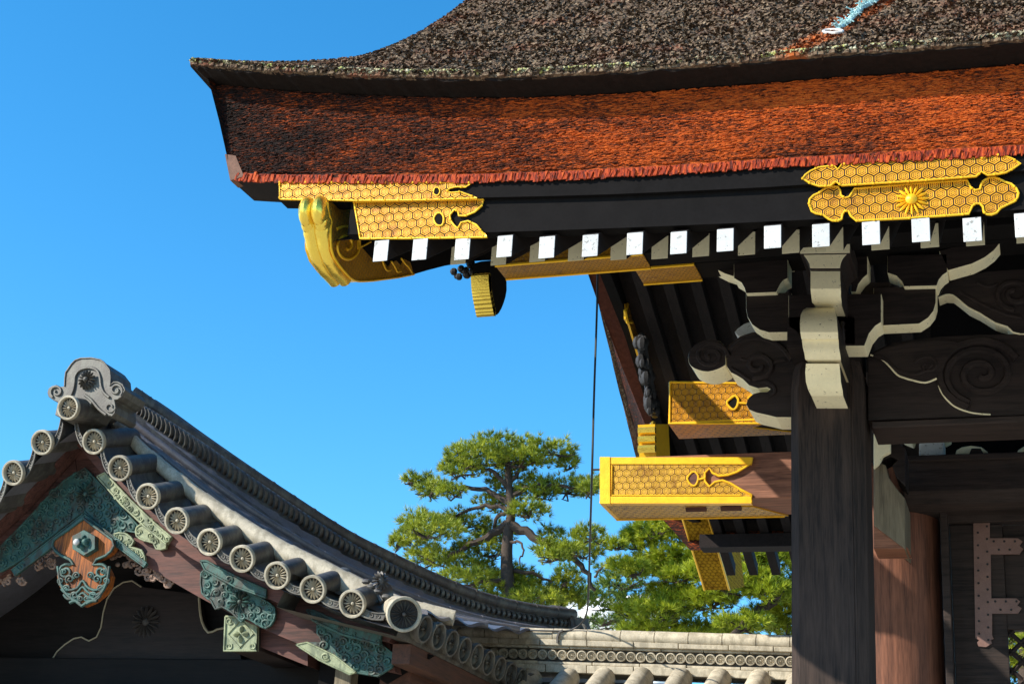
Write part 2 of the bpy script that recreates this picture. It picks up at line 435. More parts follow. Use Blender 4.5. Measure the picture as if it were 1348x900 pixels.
# lip underside and its thin black edge
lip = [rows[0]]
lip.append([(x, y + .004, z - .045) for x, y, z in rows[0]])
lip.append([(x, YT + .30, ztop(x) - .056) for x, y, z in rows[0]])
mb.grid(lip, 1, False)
x = XL_T
while x < 2.3:      # ragged bark ends along the lip
    wd = rnd.uniform(.012, .045); k = .5 + .5 * math.sin(x * 3.1 + 1) * math.sin(x * 7.7)
    d = rnd.uniform(.0, .016) + .028 * k * rnd.random(); z = zroof(x, YT)
    mb.add([(x, YT + .02, z - .040), (x + wd, YT + .02, z - .040), (x + wd, YT - d, z - .034), (x, YT - d * rnd.uniform(.5, 1), z - .034),
            (x, YT + .02, z - .006), (x + wd, YT + .02, z - .006), (x + wd, YT - d, z - .014), (x, YT - d * .8, z - .014)], [(0, 1, 2, 3), (4, 7, 6, 5), (3, 2, 6, 7), (0, 3, 7, 4), (1, 5, 6, 2)], 0)
    x += wd * rnd.uniform(.5, .9)
for i in range(128000):
    X = rnd.uniform(XL_T - .01, 2.3); Y = YT - .015 + 4.2 * rnd.random() ** 1.3
    z = zroof(X, Y); a = rnd.uniform(0, 6.28); s = rnd.uniform(.006, .012); tz = rnd.uniform(.004, .022)
    u = Vector((math.cos(a), math.sin(a), .7 * math.sin(a))) * s; v = Vector((-math.sin(a), math.cos(a), .7 * math.cos(a))) * s * rnd.uniform(.6, 1.3)
    c = Vector((X, Y, z)); n = Vector((0, -.55, .83)) * tz
    mb.add([c - u - v, c + u - v, c + u + v + n, c - u + v + n], [(0, 1, 2, 3)], 0)
thatch = mb.build('thatched_roof', [M_BARK, plain('near_black_bark', (.016, .011, .009), .9, .5, 30, .6, 0, .1)], gate, uv=False, recalc=False)  # second slot: near-black bark for the lip's underside and edge

EDGE = [PX(787, 352, -3.80), PX(822, 460, -3.80), PX(857, 560, -3.80), PX(881, 627, -3.80), PX(905, 690, -3.80), PX(928, 745, -3.80)]
zrear = interp([(11.9, 6.36)] + [(p.y, p.z) for p in EDGE])
def zvb(Y): return lerp(zbot(XL_B), zroof(XL_T, Y) - .73, sstep(6.9, 7.6, Y)) + .004 if Y <= 11.9 else zrear(Y)
# cut bark face of the eave
def fx(t, X):  # slant of the left end
    return X
mb = MB(); rows = []
XS = [lerp(0, 1, i / 110.) for i in range(111)]
for j in range(15):
    t = j / 14.
    xl = lerp(XL_T + .05, XL_B, t ** .8)
    rows.append([(lerp(xl, XR, u ** 1.1), lerp(YT + .185, YB, t) + rnd.uniform(-.006, .006), lerp(ztop(lerp(xl, XR, u ** 1.1)) - .06, zbot(lerp(xl, XR, u ** 1.1)) + .030, t)) for u in XS])
mb.grid(rows, 0, False)
for i in range(50000):
    t = rnd.random(); xl = lerp(XL_T + .06, XL_B + .02, t ** .8); X = rnd.uniform(xl, 2.3)
    z = lerp(ztop(X) - .06, zbot(X) + .06, t); y = lerp(YT + .185, YB, t)
    L = rnd.uniform(.008, .034); h = rnd.uniform(.0018, .0042); d = rnd.uniform(.002, .011)
    mb.add([(X, y + .01, z), (X + L, y + .01, z), (X + L, y + .01, z + h), (X, y + .01, z + h),
            (X, y - d, z - .002), (X + L, y - d * rnd.random(), z - .002), (X + L, y - d, z + h), (X, y - d, z + h)],
           [(4, 5, 6, 7), (0, 1, 5, 4), (3, 7, 6, 2), (0, 4, 7, 3), (1, 2, 6, 5)], 0)
# the verge side of the thatch, front to ridge to rear
rows = []
for j in range(41):
    Y = lerp(YT + .1, 2 * RIDGE_Y - YB, j / 40.)
    dY = Y if Y < RIDGE_Y else 2 * RIDGE_Y - Y
    zt = zroof(XL_T, Y) - .03; xt = XL_T + (.35 * sstep(7, 12, Y) if Y < 12 else .35)
    zb = zt - .70
    zb = zvb(Y); yb = max(Y, YB) if Y < 12 else Y
    rows.append([(xt + .03, Y, zt), (lerp(xt, xverge(Y), .6), lerp(Y, yb, .5), lerp(zt, zb, .5)), (xverge(yb) + .01, yb, zvb(yb))])
mb.grid(rows, 0, False)
# rear eave face
mb.grid([[(x, 2 * RIDGE_Y - YT, zroof(x, 2 * RIDGE_Y - YT)) for x in (-4.2, 0, XR)], [(x, 16.95, 4.2) for x in (-3.8, 0, XR)]], 0, False)
mb.build('eave_bark_face', M_BARKF, gate, uv=False, recalc=False)

# bright trimmed strip along the foot of the bark
mb = MB(); x = XL_B + .03
mb.grid([[(lerp(XL_B + .0, XR, i / 80.), YB - .004, zbot(lerp(XL_B, XR, i / 80.)) + o) for i in range(81)] for o in (.048, 0)], 0, False)
mb.grid([[(lerp(XL_B + .0, XR, i / 80.), YB + q, zbot(lerp(XL_B, XR, i / 80.)) + .002 + q * .03) for i in range(81)] for q in (0, .3)], 1, False)
while x < 2.3:
    wd = rnd.uniform(.006, .020); h = rnd.uniform(.030, .050); d = rnd.uniform(.003, .016); l = rnd.uniform(.004, .020); z = zbot(x) + rnd.uniform(-.012, .004)
    y = YB
    mb.add([(x, y, z), (x + wd, y, z), (x + wd + l, y, z + h), (x + l, y, z + h),
            (x, y - d * .7, z), (x + wd, y - d * .7, z), (x + wd + l, y - d, z + h), (x + l, y - d, z + h)],
           [(4, 5, 6, 7), (0, 1, 5, 4), (3, 7, 6, 2), (0, 4, 7, 3), (1, 2, 6, 5)], 0)
    x += wd * rnd.uniform(.55, 1.15)
mb.build('eave_trim', [M_TRIM, M_DARKY], gate, uv=False, recalc=False)
# grey cut block closing the trim at the corner
mb = MB(); mb.pprism([(296, 203), (310, 205), (321, 232), (303, 237.5)], YB - .012, .10)
mb.build('corner_block', plain('cut_end_bark', (.15, .075, .05), .85, .4, 20, .4), gate)

# moss tufts along the edge
mb = MB()
for i in range(7000):
    X = rnd.uniform(XL_T, 2.3)
    if math.sin(X * 5.1) + math.sin(X * 12.7 + 1) + math.sin(X * 23 + 2) * .7 + .9 < rnd.uniform(-.6, 1.2): continue
    Y = YT + rnd.uniform(-.012, .022); z = zroof(X, max(Y, YT)) + rnd.uniform(-.012, .015); r = rnd.uniform(.004, .011)
    mb.ball((X, Y, z), r, 0, 5, 3, (1.2, 1, .9))
mb.build('moss_fringe', M_MOSS, gate, uv=False, recalc=False)

# soffit
ZR = trace([(493, 318), (545, 317), (600, 315), (658, 312.5), (711, 312), (768, 310), (826, 308), (882, 306.5), (941, 303.5), (1004, 300), (1062, 297), (1128, 294.5), (1192, 291), (1258, 288), (1330, 284)], 7.02)
ZC = trace([(590, 348), (640, 348), (689, 346), (742, 344.5), (792, 343), (850, 341), (905, 339), (1060, 332), (1160, 329.5), (1250, 326), (1330, 322)], 7.55)
def zsoff(X, Y):
    if Y <= 11.9:
        a = ZR(X) + .66 * (Y - 7.005) + .006
        b = ZC(X) + .14 + .66 * (Y - 7.55) + .006
        return max(a, b) if Y > 7.8 else a
    return zrear(Y) - .02
ysamp = [7.09, 7.6, 7.9, 8.4, 9, 10, 11, 11.9, 12.5, 13.2, 14, 15, 16, 16.9]
mb = MB()
mb.grid([[(lerp(-3.72, XR, i / 24.), Y, zsoff(lerp(-3.72, XR, i / 24.), Y)) for i in range(25)] for Y in ysamp], 0, False)
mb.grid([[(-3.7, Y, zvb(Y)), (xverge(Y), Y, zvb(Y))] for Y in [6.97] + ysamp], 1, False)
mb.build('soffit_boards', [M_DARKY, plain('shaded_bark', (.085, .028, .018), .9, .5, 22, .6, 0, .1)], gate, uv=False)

# rafters: white-ended upper row, cream-ended lower row, plain rear row
def rafter(Y0, Y1, z0, h, wd, slope, endmat):
    mb = MB(); x = wd / 2
    mb.add([(-x, Y0, z0), (x, Y0, z0), (x, Y0, z0 + h), (-x, Y0, z0 + h),
            (-x, Y1, z0 + slope * (Y1 - Y0)), (x, Y1, z0 + slope * (Y1 - Y0)), (x, Y1, z0 + h + slope * (Y1 - Y0)), (-x, Y1, z0 + h + slope * (Y1 - Y0))],
           [(0, 1, 2, 3)], 1)
    mb.f += [(0, 4, 5, 1), (1, 5, 6, 2), (2, 6, 7, 3), (3, 7, 4, 0), (4, 7, 6, 5)]; mb.m += [0] * 5; mb.s += [False] * 5
    return mb.build('rafter', [M_DARKY, endmat], gate, uv=False, bevel=.003, origin=(0, Y0, z0))
X0 = P(503, 330, 7.02).x; SP = .2425
fr = rafter(7.005, 9.2, 0, .128, .088, .66, M_WHITE); jr = rafter(7.55, 11.85, 0, .140, .096, .66, M_CREAM)
fr.location.x += X0; fr.location.z += ZR(X0) - .128
jr.location.x += X0 + SP; jr.location.z += ZC(X0 + SP)
for k in range(1, 31):
    X = X0 + SP * k
    j_ = rnd.uniform(-.006, .006)
    copy_tree(fr, (SP * k + j_, rnd.uniform(-.01, .01), ZR(X) - ZR(X0) + rnd.uniform(-.004, .004)))
    if k > 1: copy_tree(jr, (SP * (k - 1) + rnd.uniform(-.008, .008), rnd.uniform(-.012, .012), ZC(X) - ZC(X0 + SP) + rnd.uniform(-.004, .004)))
rr = rafter(17.3, 12.0, 3.98, .13, .10, -.38, M_DARKY); XQ = P(992, 757, 17.3).x
rr.location.x += XQ
for k in range(-1, 22):
    if k: copy_tree(rr, (.262 * k, 0, 0))

# black eave boards with their gilt plates
def band(mb, xs, zt, zb, y0, y1, mat=0):
    a = [(x, y0, zb(x)) for x in xs]; b = [(x, y0, zt(x)) for x in xs]; c = [(x, y1, zt(x)) for x in xs]; d = [(x, y1, zb(x)) for x in xs]
    n = len(xs); o = len(mb.v); mb.grid([a, b, c, d, a], mat, False)
    mb.f += [(o, o + n, o + 2 * n, o + 3 * n), (o + n - 1, o + 4 * n - 1, o + 3 * n - 1, o + 2 * n - 1)]; mb.m += [mat] * 2; mb.s += [False] * 2
ZUB = trace([(368, 262.5), (470, 264), (560, 263), (640, 261), (800, 257), (1000, 248), (1060, 244), (1200, 235), (1348, 226)], 7.0)
xs = [lerp(P(368, 250, 7.0).x, XR - .1, i / 60.) for i in range(61)]
mb = MB(); band(mb, xs, lambda x: zbot(x) + .02, ZUB, 6.99, 7.12)
upper = mb.build('upper_eave_board', M_BLACK, gate)
ZLB = trace([(466, 314), (560, 313.5), (640, 312), (800, 307), (950, 301), (1060, 296), (1150, 292), (1260, 287), (1348, 283)], 7.08)
xs = [lerp(P(466, 290, 7.08).x, XR - .1, i / 60.) for i in range(61)]
mb = MB(); band(mb, xs, lambda x: ZUB(x) + .012, ZLB, 7.02, 7.10)
lower = mb.build('lower_eave_board', M_BLACK, gate)

def plate(outline, Y, parent, rim=.006, holes=(), mat=M_HEX, name='gilt_plate', d=.016, sm=0):
    mb = MB(); o = outline if not sm else [tuple(p) for p in cr(outline, sm, True)]
    mb.pprism(o, Y - .010, d, 0, 1)
    if rim: mb.ptube(o, Y - .011, rim, 6, 1, closed=True)
    for h in holes:
        h = [tuple(p) for p in cr(h, 4, True)]
        mb.pprism(h, Y - .0125, .01, 2, 2); mb.ptube(h, Y - .013, rim * .9, 6, 1, closed=True)
    L = 0
    for a, b in zip(o, o[1:] + o[:1]):      # nail heads along the border
        p, q = P(a[0], a[1], Y - .014), P(b[0], b[1], Y - .014); ln = (q - p).length
        while L < ln:
            mb.ball(p.lerp(q, L / ln), .0075, 1, 6, 4); L += .085
        L -= ln
    return mb.build(name, [mat, M_GOLD, M_BLACK], parent)
plate([(368, 240), (621, 240.5), (612, 246.5), (600, 246), (592, 248), (588, 252), (594, 253.5), (606, 252.5), (616, 256), (628, 261), (540, 263.5), (470, 264), (368, 262)], 6.99, upper, holes=[[(572, 248), (577, 247), (579, 252), (576, 257), (571, 255)]], rim=.004)
plate([(466, 266), (637, 262.5), (634, 271), (625, 279), (613, 284), (604, 284), (603, 278), (598, 276), (592, 283), (593, 290), (598, 297), (603, 300.5), (607, 293), (616, 291), (627, 296), (636, 307), (641, 312), (560, 313.5), (474, 314)], 7.02, lower, holes=[[(575, 281), (581, 281), (584, 287), (582, 296), (575, 296), (571, 288)]])
mu = [(1056.5, 235), (1060, 230), (1067, 225), (1078, 220), (1098, 218), (1103, 223), (1108, 216.5), (1130, 212), (1200, 208), (1288, 203), (1294, 209), (1301, 204), (1310, 203.5), (1322, 205), (1333, 209), (1343.6, 215.5), (1334, 222), (1324, 227), (1314, 229), (1300, 230.5), (1292, 226), (1285, 232), (1200, 238.5), (1107.6, 244), (1100, 239), (1093, 244.5), (1078, 245), (1066, 241)]
plate(mu, 6.99, upper, rim=.005)
ml = [(1065, 268), (1066, 262), (1071, 257), (1078, 254), (1086, 248), (1095, 245.5), (1103, 246), (1106, 251), (1107, 257), (1112, 260.5), (1118, 259), (1124.6, 248.5), (1200, 242), (1273, 237), (1278, 247), (1284, 250.5), (1290, 249), (1292, 242), (1295, 238), (1302, 234), (1310, 233.6), (1317, 236.5), (1324, 240), (1331, 242), (1338, 248), (1341, 254.5), (1339.5, 260), (1336, 265), (1327, 269), (1317, 274), (1312, 280), (1305, 282.5), (1299, 282), (1295, 279), (1294, 272), (1290, 268), (1284, 268), (1280, 271), (1275.5, 281.5), (1200, 287), (1127, 290.5), (1120, 284), (1117, 278), (1112, 277.5), (1109, 282), (1108, 288), (1103, 290.5), (1096, 290.5), (1090.5, 288), (1083, 282.5), (1074, 281), (1068.7, 278)]
pm = plate(ml, 7.02, lower, rim=.006)
mb = MB(); c = P(1200, 263, 7.005)
mb.flower(c, (0, -1, 0), .082, 16, .026, .014, .72, 0); mb.lathe([(.03, .0), (.028, .012), (.018, .02), (.0, .024)], c, (0, -1, 0), 16, 0)
mb.build('chrysanthemum_crest', M_GOLD, pm, origin=c)

# carved, gold-cased foot of the left gable board
XH = P(435, 300, 7.05).x
ho = [(431, 266), (432, 280), (436, 291), (435, 303), (436, 326), (441, 341), (452, 356), (466, 369), (485, 370), (503, 368), (525, 365), (545, 361), (562, 356), (585, 350), (620, 344), (660, 341), (700, 340), (740, 342), (740, 318), (680, 318), (600, 313), (470, 313), (468, 266)]
mb = MB(); mb.prism([PX(a, b, XH) for a, b in ho], (-.15, 0, 0), 0, 0)
hafu = mb.build('gable_board', M_BLACK, gate)
g = [(431, 266), (432, 280), (436, 291), (435, 303), (436, 326), (441, 341), (452, 356), (466, 369), (485, 370), (503, 368), (525, 365), (545, 361), (540, 345), (532, 341), (528, 350), (522, 343), (515, 346), (510, 352), (505, 343), (492, 343), (475, 324), (470, 313), (468, 266)]
mb = MB(); mb.prism([PX(a, b, XH + .006) for a, b in g], (-.165, 0, 0), 0, 1)
for pts, r in ((spiral(456, 323, 21, 4, 1.6, -2.2, 1, 14, 1.25), .009), (g[:12], .007), ([(468, 268), (471, 320), (472, 326), (488, 318)], .006), ([(503, 343), (508, 355), (514, 356)], .006), ([(515, 344), (520, 352), (523, 358), (528, 357)], .006), ([(528, 340), (533, 347), (538, 352), (543, 361)], .006)):
    mb.tube([PX(a, b, XH + .008) for a, b in cr(pts, 3)], r, 6, 1)
cas = mb.build('gilt_casing', [M_HEXD, M_GOLD], hafu)
mb = MB()
fp_ = [PX(a, b, XH) for a, b in cr([(431, 292), (432, 303), (435, 320), (440, 336), (449, 352), (461, 366)], 4)]
for dx in (-.044, -.108): mb.tube([p + Vector((dx, .022, 0)) for p in fp_], [lerp(.056, .040, i / (len(fp_) - 1)) * (1 + .05 * (i % 4 == 0)) for i in range(len(fp_))], 14, 0)
front = [(429, 277, .082), (431, 290, .062)]
for i, (a, b, r) in enumerate(front):
    p = PX(a, b, XH)
    for dx in (-.036, -.116): mb.ball(p + Vector((dx, .016, 0)), r * 1.12, 0, 14, 10, (.050 / (r * 1.12), 1, 1.05))
mb.build('scalloped_edge', M_GOLDB, hafu)

# pendant hung on the gable board, with its small carved flower
XK = P(650, 390, 9.3).x
mb = MB(); mb.prism([PX(a, b, XK) for a, b in cr([(645, 345), (646, 372), (648, 393), (652, 413), (657, 411.5), (663, 399), (667, 382), (666, 362), (664, 345)], 2, True)], (-.122, 0, 0), 0, 0)
pend = mb.build('gable_pendant', M_BLACK, gate)
mb = MB()
kc = cr([(644, 364), (644.5, 375), (646.5, 391), (650.5, 411)], 4)
for p in kc:
    p = PX(p[0], p[1], XK); mb.tube([p + Vector((.004, 0, 0)), p + Vector((-.128, 0, 0))], .030, 8, 0)
mb.build('gilt_edge', M_GOLDB, pend)
mb = MB(); c = P(617, 357, 9.3)
for i in range(16):
    a = rnd.uniform(0, 6.28); q = rnd.uniform(.2, 1)
    mb.ball(c + Vector((.13 * q * math.cos(a), rnd.uniform(-.05, .05), .045 * q * math.sin(a))), rnd.uniform(.018, .036), 0, 7, 5)
mb.build('carved_flower', M_IRON, pend)

# eave purlins with gilt ends
def purlin(name, pxl, pyb, Y, xr, h, d, goldpx):
    p = P(pxl, pyb, Y); mb = MB()
    mb.box((p.x, Y, p.z), (xr, Y + d, p.z + h)); o = mb.build(name, M_BLACK, gate, bevel=.004)
    g = P(goldpx, pyb, Y).x; mb = MB()
    mb.box((p.x - .012, Y - .009, p.z - .009), (g, Y + d + .009, p.z + h - .01), 0)
    for yy in (Y - .010, Y + d + .01):
        mb.tube([(p.x - .012, yy, p.z - .009), (g, yy, p.z - .009)], .010, 6, 1)
    mb.build('gilt_end', [M_HEXD, M_GOLD], o); return o
purlin('eave_purlin', 655, 349, 8.45, XR - .3, .20, .20, 846)
purlin('inner_purlin', 838, 353, 9.0, XR - .3, .20, .24, 914)

# ---- front pillar
xa, xb = P(1040, 700, 9.2).x, P(1140, 700, 9.2).x
zpt = P(1096, 452, 9.2).z
def octa(x0, x1, y0, y1, c, z): return [(x0 + c, y0, z), (x1 - c, y0, z), (x1, y0 + c, z), (x1, y1 - c, z), (x1 - c, y1, z), (x0 + c, y1, z), (x0, y1 - c, z), (x0, y0 + c, z)]
mb = MB(); rows = []
for z, k in ((GZ + .25, 0), (zpt - .30, 0), (zpt - .16, .012), (zpt - .06, .035), (zpt, .075)):
    rows.append(octa(xa + k, xb - k, 9.2 + k, 9.66 - k, .055, z))
o = len(mb.v); mb.grid(rows, 0, False, closed=True); mb.f += [tuple(o + i for i in range(8)), tuple(o + 32 + i for i in range(8))]; mb.m += [0, 0]; mb.s += [False] * 2
for x, y in ((xb - .066, 9.197), (xb - .08, 9.197)): mb.tube([(x, y, GZ + .3), (x, y, zpt - .3)], .004, 5, 0)
pil = mb.build('pillar', M_PILLAR, gate)
mb = MB(); mb.grid([octa(xa - .15, xb + .15, 9.05, 9.81, .02, GZ), octa(xa - .08, xb + .08, 9.12, 9.74, .05, GZ + .26)], 0, False, closed=True)
mb.box((xa - .02, 9.18, GZ + .2), (xb + .02, 9.68, GZ + .255)); mb.build('base_stone', M_STONE, pil)
copy_tree(pil, (5.0, 0, 0))

# ---- lower gold-tipped beam, left of the pillar
YBm = 11.3
p0 = P(792, 661, YBm); p1 = P(792, 603, YBm)
zb0, zb1 = p0.z, p1.z
mb = MB(); mb.box((p0.x, YBm, zb0), (-1.40, YBm + .50, zb1)); mb.box((p0.x + .004, YBm - .012, zb0 - .002), (-1.42, YBm + .02, zb0 + .055))
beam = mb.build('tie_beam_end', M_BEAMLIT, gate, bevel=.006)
gx = P(990, 630, YBm).x
mb = MB()
o1 = [(793, 603.5), (990, 602), (989, 609), (980, 615), (970, 621), (958, 625), (946, 626), (938, 622), (934, 616), (928, 622), (928, 633), (934, 640), (941, 634), (951, 632), (962, 636), (975, 644), (989, 651), (990, 660), (793, 660)]
mb.pprism(o1, YBm - .022, .03, 0, 1)
for h in ([(910, 622), (915, 621), (919, 626), (918, 634), (914, 639), (908, 636), (905, 629)],):
    h = [tuple(p) for p in cr(h, 4, True)]; mb.pprism(h, YBm - .026, .01, 2, 2); mb.ptube(h, YBm - .027, .008, 6, 1, closed=True)
mb.ptube(o1[1:], YBm - .022, .010, 6, 1)
mb.ptube([(918, 631), (928, 629)], YBm - .027, .008, 6, 1)
# raised border and the wrapped end, underside plate
fr_ = lambda x0, y0, x1, y1, dd: mb.pprism([(x0, y0), (x1, y0), (x1, y1), (x0, y1)], YBm + .030 - dd, dd, 1, 1)
fr_(790, 601.5, 989, 610.5, .060); fr_(790, 653, 989, 662, .062); fr_(789.5, 601, 803, 662.5, .066)
mb.ptube([(805.5, 612), (805.5, 651.5), (975, 651.5)], YBm - .030, .006, 6, 1)
mb.box((p0.x - .014, YBm + .03, zb0 - .012), (p0.x + .02, YBm + .512, zb1 + .012), 1)
zz = zb0 - .010
def und(x, y): return (x, y, zz)
xa_, xg = p0.x - .01, gx + .02
mb.prism([und(xa_, YBm - .028), und(xg - .02, YBm - .028), und(xg - .30, YBm + .17), und(xg - .05, YBm + .21), und(xg + .18, YBm + .51), und(xa_, YBm + .51)], (0, 0, .012), 0, 1)
for x in (xg - .50, xg - .22): mb.tube([(x - .08, YBm + .2, zz), (x + .08, YBm + .2, zz)], [.03, .03], 8, 2)
mb.tube([und(xa_, YBm + .50), und(xg + .15, YBm + .505)], .010, 6, 1)
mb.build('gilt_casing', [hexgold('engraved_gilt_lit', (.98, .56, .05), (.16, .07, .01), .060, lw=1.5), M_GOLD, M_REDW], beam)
mb = MB(); mb.box((p0.x - .10, YBm + .05, P(785, 615, YBm).z - .006), (p0.x + .01, YBm + .07, P(785, 615, YBm).z + .006)); mb.build('cable_bracket', M_IRON, beam)

# ---- upper gold-tipped beam on the inner frame
YU = 11.1
q0, q1 = P(882, 557, YU), P(882, 503, YU)
mb = MB(); mb.box((q0.x, YU, q0.z), (-.9, YU + .36, q1.z)); ub = mb.build('inner_beam', M_BEAMX, gate, bevel=.006)
mb = MB(); o2 = [(882, 503), (1010, 505), (996, 514), (985, 524), (990, 533), (1003, 541), (1025, 553), (1022, 557), (882, 557)]
mb.pprism(o2, YU - .018, .026, 0, 1); mb.ptube(o2, YU - .019, .010, 6, 1, closed=True)
h = [tuple(p) for p in cr([(962, 524), (968, 521), (972, 526), (970, 535), (965, 539), (959, 534), (957, 529)], 4, True)]
mb.pprism(h, YU - .024, .01, 2, 2); mb.ptube(h, YU - .025, .010, 6, 1, closed=True); mb.ptube([(972, 530), (985, 531), (992, 537)], YU - .024, .010, 6, 1)
gz = q0.z - .01
mb.prism([(q0.x - .01, YU - .02, gz), (q0.x + .86, YU - .02, gz), (q0.x + .62, YU + .17, gz), (q0.x + 1.0, YU + .37, gz), (q0.x - .01, YU + .37, gz)], (0, 0, .012), 0, 1)
mb.box((q0.x - .014, YU, q0.z), (q0.x + .02, YU + .37, q1.z + .006), 1)
mb.build('gilt_casing', [M_HEX, M_GOLD, M_BLACK], ub)

# ---- rear half of the left gable seen from below
def ppx(px, X): return [PX(a, b, X) for a, b in px]
mb = MB(); mb.prism(ppx([(800, 352), (835, 440), (868, 545), (905, 680), (930, 690), (905, 600), (880, 520), (858, 430), (826, 352)], -3.62), (-.10, 0, 0), 0, 0)
rh = mb.build('rear_gable_board', M_BLACK, gate)
mb = MB(); mb.prism(ppx([(823, 400), (828, 398), (832, 420), (838, 428), (850, 470), (858, 498), (850, 498), (840, 465), (829, 428), (824, 420)], -3.612), (-.02, 0, 0), 0, 1)
mb.tube(ppx([(826, 400), (823, 410), (826, 424), (832, 424)], -3.61), .016, 6, 1); mb.build('gilt_plate', [M_HEX, M_GOLD], rh)
mb = MB()
for i in range(60):
    t = rnd.random(); a, b = lerp(843, 860, t) + rnd.uniform(-5, 5), lerp(446, 545, t)
    mb.ball(PX(a, b, -3.5 + rnd.uniform(-.06, .06)), rnd.uniform(.022, .055), 0, 7, 5, (1, 1, 1.4))
mb.tube([PX(843, 446, -3.5), PX(852, 490, -3.5), PX(860, 545, -3.5)], .05, 8, 0); mb.build('carved_pendant', M_IRON, rh)
mb = MB(); p = PX(860, 565, -3.62)
mb.tube([p + Vector((.05, 0, 0)), p + Vector((-.14, 0, 0))], .032, 10, 0); mb.ball(p, .085, 0, 10, 7, (.5, 1, 1)); mb.build('gilt_boss', M_GOLDB, rh)
mb = MB(); mb.prism(ppx([(862, 558), (880, 558), (882, 602), (864, 602)], -3.45), (-.17, 0, 0), 1, 1)
for y in (566, 578, 590): mb.tube([PX(863, y, -3.44), PX(863, y, -3.44) + Vector((-.17, 0, 0))], .04, 8, 0)
mb.build('gilt_edge', [M_GOLDB, M_GOLD], rh)
mb = MB(); mb.prism(ppx([(930, 672), (962, 672), (974, 720), (980, 772), (960, 776)], -3.52), (-.30, 0, 0), 0, 0)
mb.tube(ppx([(930, 672), (960, 776)], -3.515), .014, 6, 1); mb.tube([p + Vector((-.30, 0, 0)) for p in ppx([(930, 672), (960, 776)], -3.52)], .014, 6, 1)
mb.build('gilt_foot', [hexgold('engraved_gilt_foot', (.78, .43, .03), (.06, .03, .005), .06, lw=1.5, metal=0., rough=.8, spec=.02), M_GOLD], rh)
mb = MB(); mb.box((-3.6, 16.5, 4.12), (XR - .2, 16.75, 4.27)); mb.build('rear_eave_board', M_DARKY, gate)

# ---- brackets on the front pillar
def loft(mb, rows, yb):
    f = [[P(xl, y, Y), P(xr, y, Y)] for y, xl, xr, Y in rows]
    mb.grid(f, 0, True)
    mb.grid([[r[1], Vector((r[1].x, yb, r[1].z))] for r in f], 1, False)
    mb.grid([[r[0], Vector((r[0].x, yb, r[0].z))] for r in f], 1, False)
    for r, in ((f[0],), (f[-1],)): mb.add([r[0], r[1], (r[1].x, yb, r[1].z), (r[0].x, yb, r[0].z)], [(0, 1, 2, 3)], 0)
BR = [M_CREAM, M_DARK]
mb = MB()
mb.pprism([(1052, 311), (1119, 310), (1119, 333), (1053, 334)], 8.55, .4, 0, 1)
mb.pprism(cr([(1056, 333.5), (1116, 333.5)], 1) + cr([(1116, 333.5), (1110, 340), (1107, 347), (1106, 353)], 2) + cr([(1066, 353), (1065, 347), (1061, 340), (1056, 333.5)], 2)[:-1], 8.57, .4, 0, 1)
mb.build('bearing_block', BR, gate, bevel=.004)
mb = MB(); loft(mb, [(354, 1067, 1106, 8.62), (366, 1067, 1106, 8.61), (380, 1067, 1107, 8.61), (390, 1068, 1107, 8.65), (398, 1069, 1108, 8.72), (402, 1071, 1108, 8.80)], 9.2); mb.build('bracket_arm', BR, gate)
mb = MB(); loft(mb, [(405, 1062, 1098, 8.80), (408, 1057, 1099, 8.72), (415, 1054, 1101, 8.65), (425, 1053, 1102, 8.61), (437, 1053.5, 1103, 8.61), (446, 1055, 1103.5, 8.645), (447.5, 1055.5, 1104, 8.675), (458, 1057, 1104.5, 8.68), (466, 1059, 1106, 8.70), (473, 1060, 1107, 8.74), (475.5, 1062, 1107, 8.82)], 9.25)
xs_ = P(1103, 440, 8.8).x + .012
mb.tube([Vector((xs_, 9.0 - .02, 0)) + Vector((0, .10 * math.cos(a) * (1 - a / 14), P(1105, 437, 8.9).z + .10 * math.sin(a) * (1 - a / 14))) for a in [k * .4 for k in range(28)]], .014, 6, 1)
mb.build('scroll_nose', BR, gate)
mb = MB(); loft(mb, [(478.5, 1061, 1105, 8.80), (490, 1060, 1106, 8.84), (503, 1061, 1107, 8.86), (513, 1064, 1109, 8.90), (521, 1068, 1110, 8.96)], 9.25); mb.build('lower_nose', BR, gate)

def dk(name, outl, Y, d, side=1, bev=.005, sm=0):
    mb = MB(); o = [tuple(p) for p in cr(outl, sm, True)] if sm else outl
    mb.pprism(o, Y, d, 0, side); return mb.build(name, [M_DARK, M_CREAM], gate, bevel=bev)
dk('bearing_block', [(966, 343), (1037, 341), (1037, 366), (1031, 369), (1027, 374), (1024, 380), (1022, 384.5), (982, 386), (980, 379), (976, 372), (966, 366)], 9.05, .17)
dk('bracket_arm', [(982, 386), (1042, 385), (1042, 437), (1012, 437.5), (1000, 434), (990, 427), (984, 417), (982, 406)], 9.10, .15)
dk('bearing_block', [(1168, 336), (1247, 334), (1247, 358), (1241, 362), (1236, 368), (1233, 376), (1190, 377), (1187, 370), (1180, 363), (1168, 359)], 9.05, .17)
dk('bracket_arm', [(1150, 378), (1232, 376.5), (1232, 398), (1229, 409), (1222, 418), (1210, 426), (1150, 429)], 9.10, .15)
dk('bearing_block', [(1038, 388), (1160, 386), (1160, 424), (1152, 429), (1144, 439), (1138, 455), (1060, 456), (1055, 446), (1048, 436), (1038, 430)], 8.98, .20)
dk('bearing_block', [(1120, 338), (1142, 337), (1142, 361), (1136, 366), (1130, 374), (1127, 384), (1120, 384)], 9.0, .18)
dk('bracket_arm', [(1118, 372), (1172, 371), (1172, 388), (1118, 389)], 9.14, .2, 0)
dk('bracket_arm', [(904, 334), (1042, 326), (1042, 346), (967, 349), (966, 364), (954, 360), (942, 354), (931, 346), (920, 340), (912, 336)], 9.13, .15)
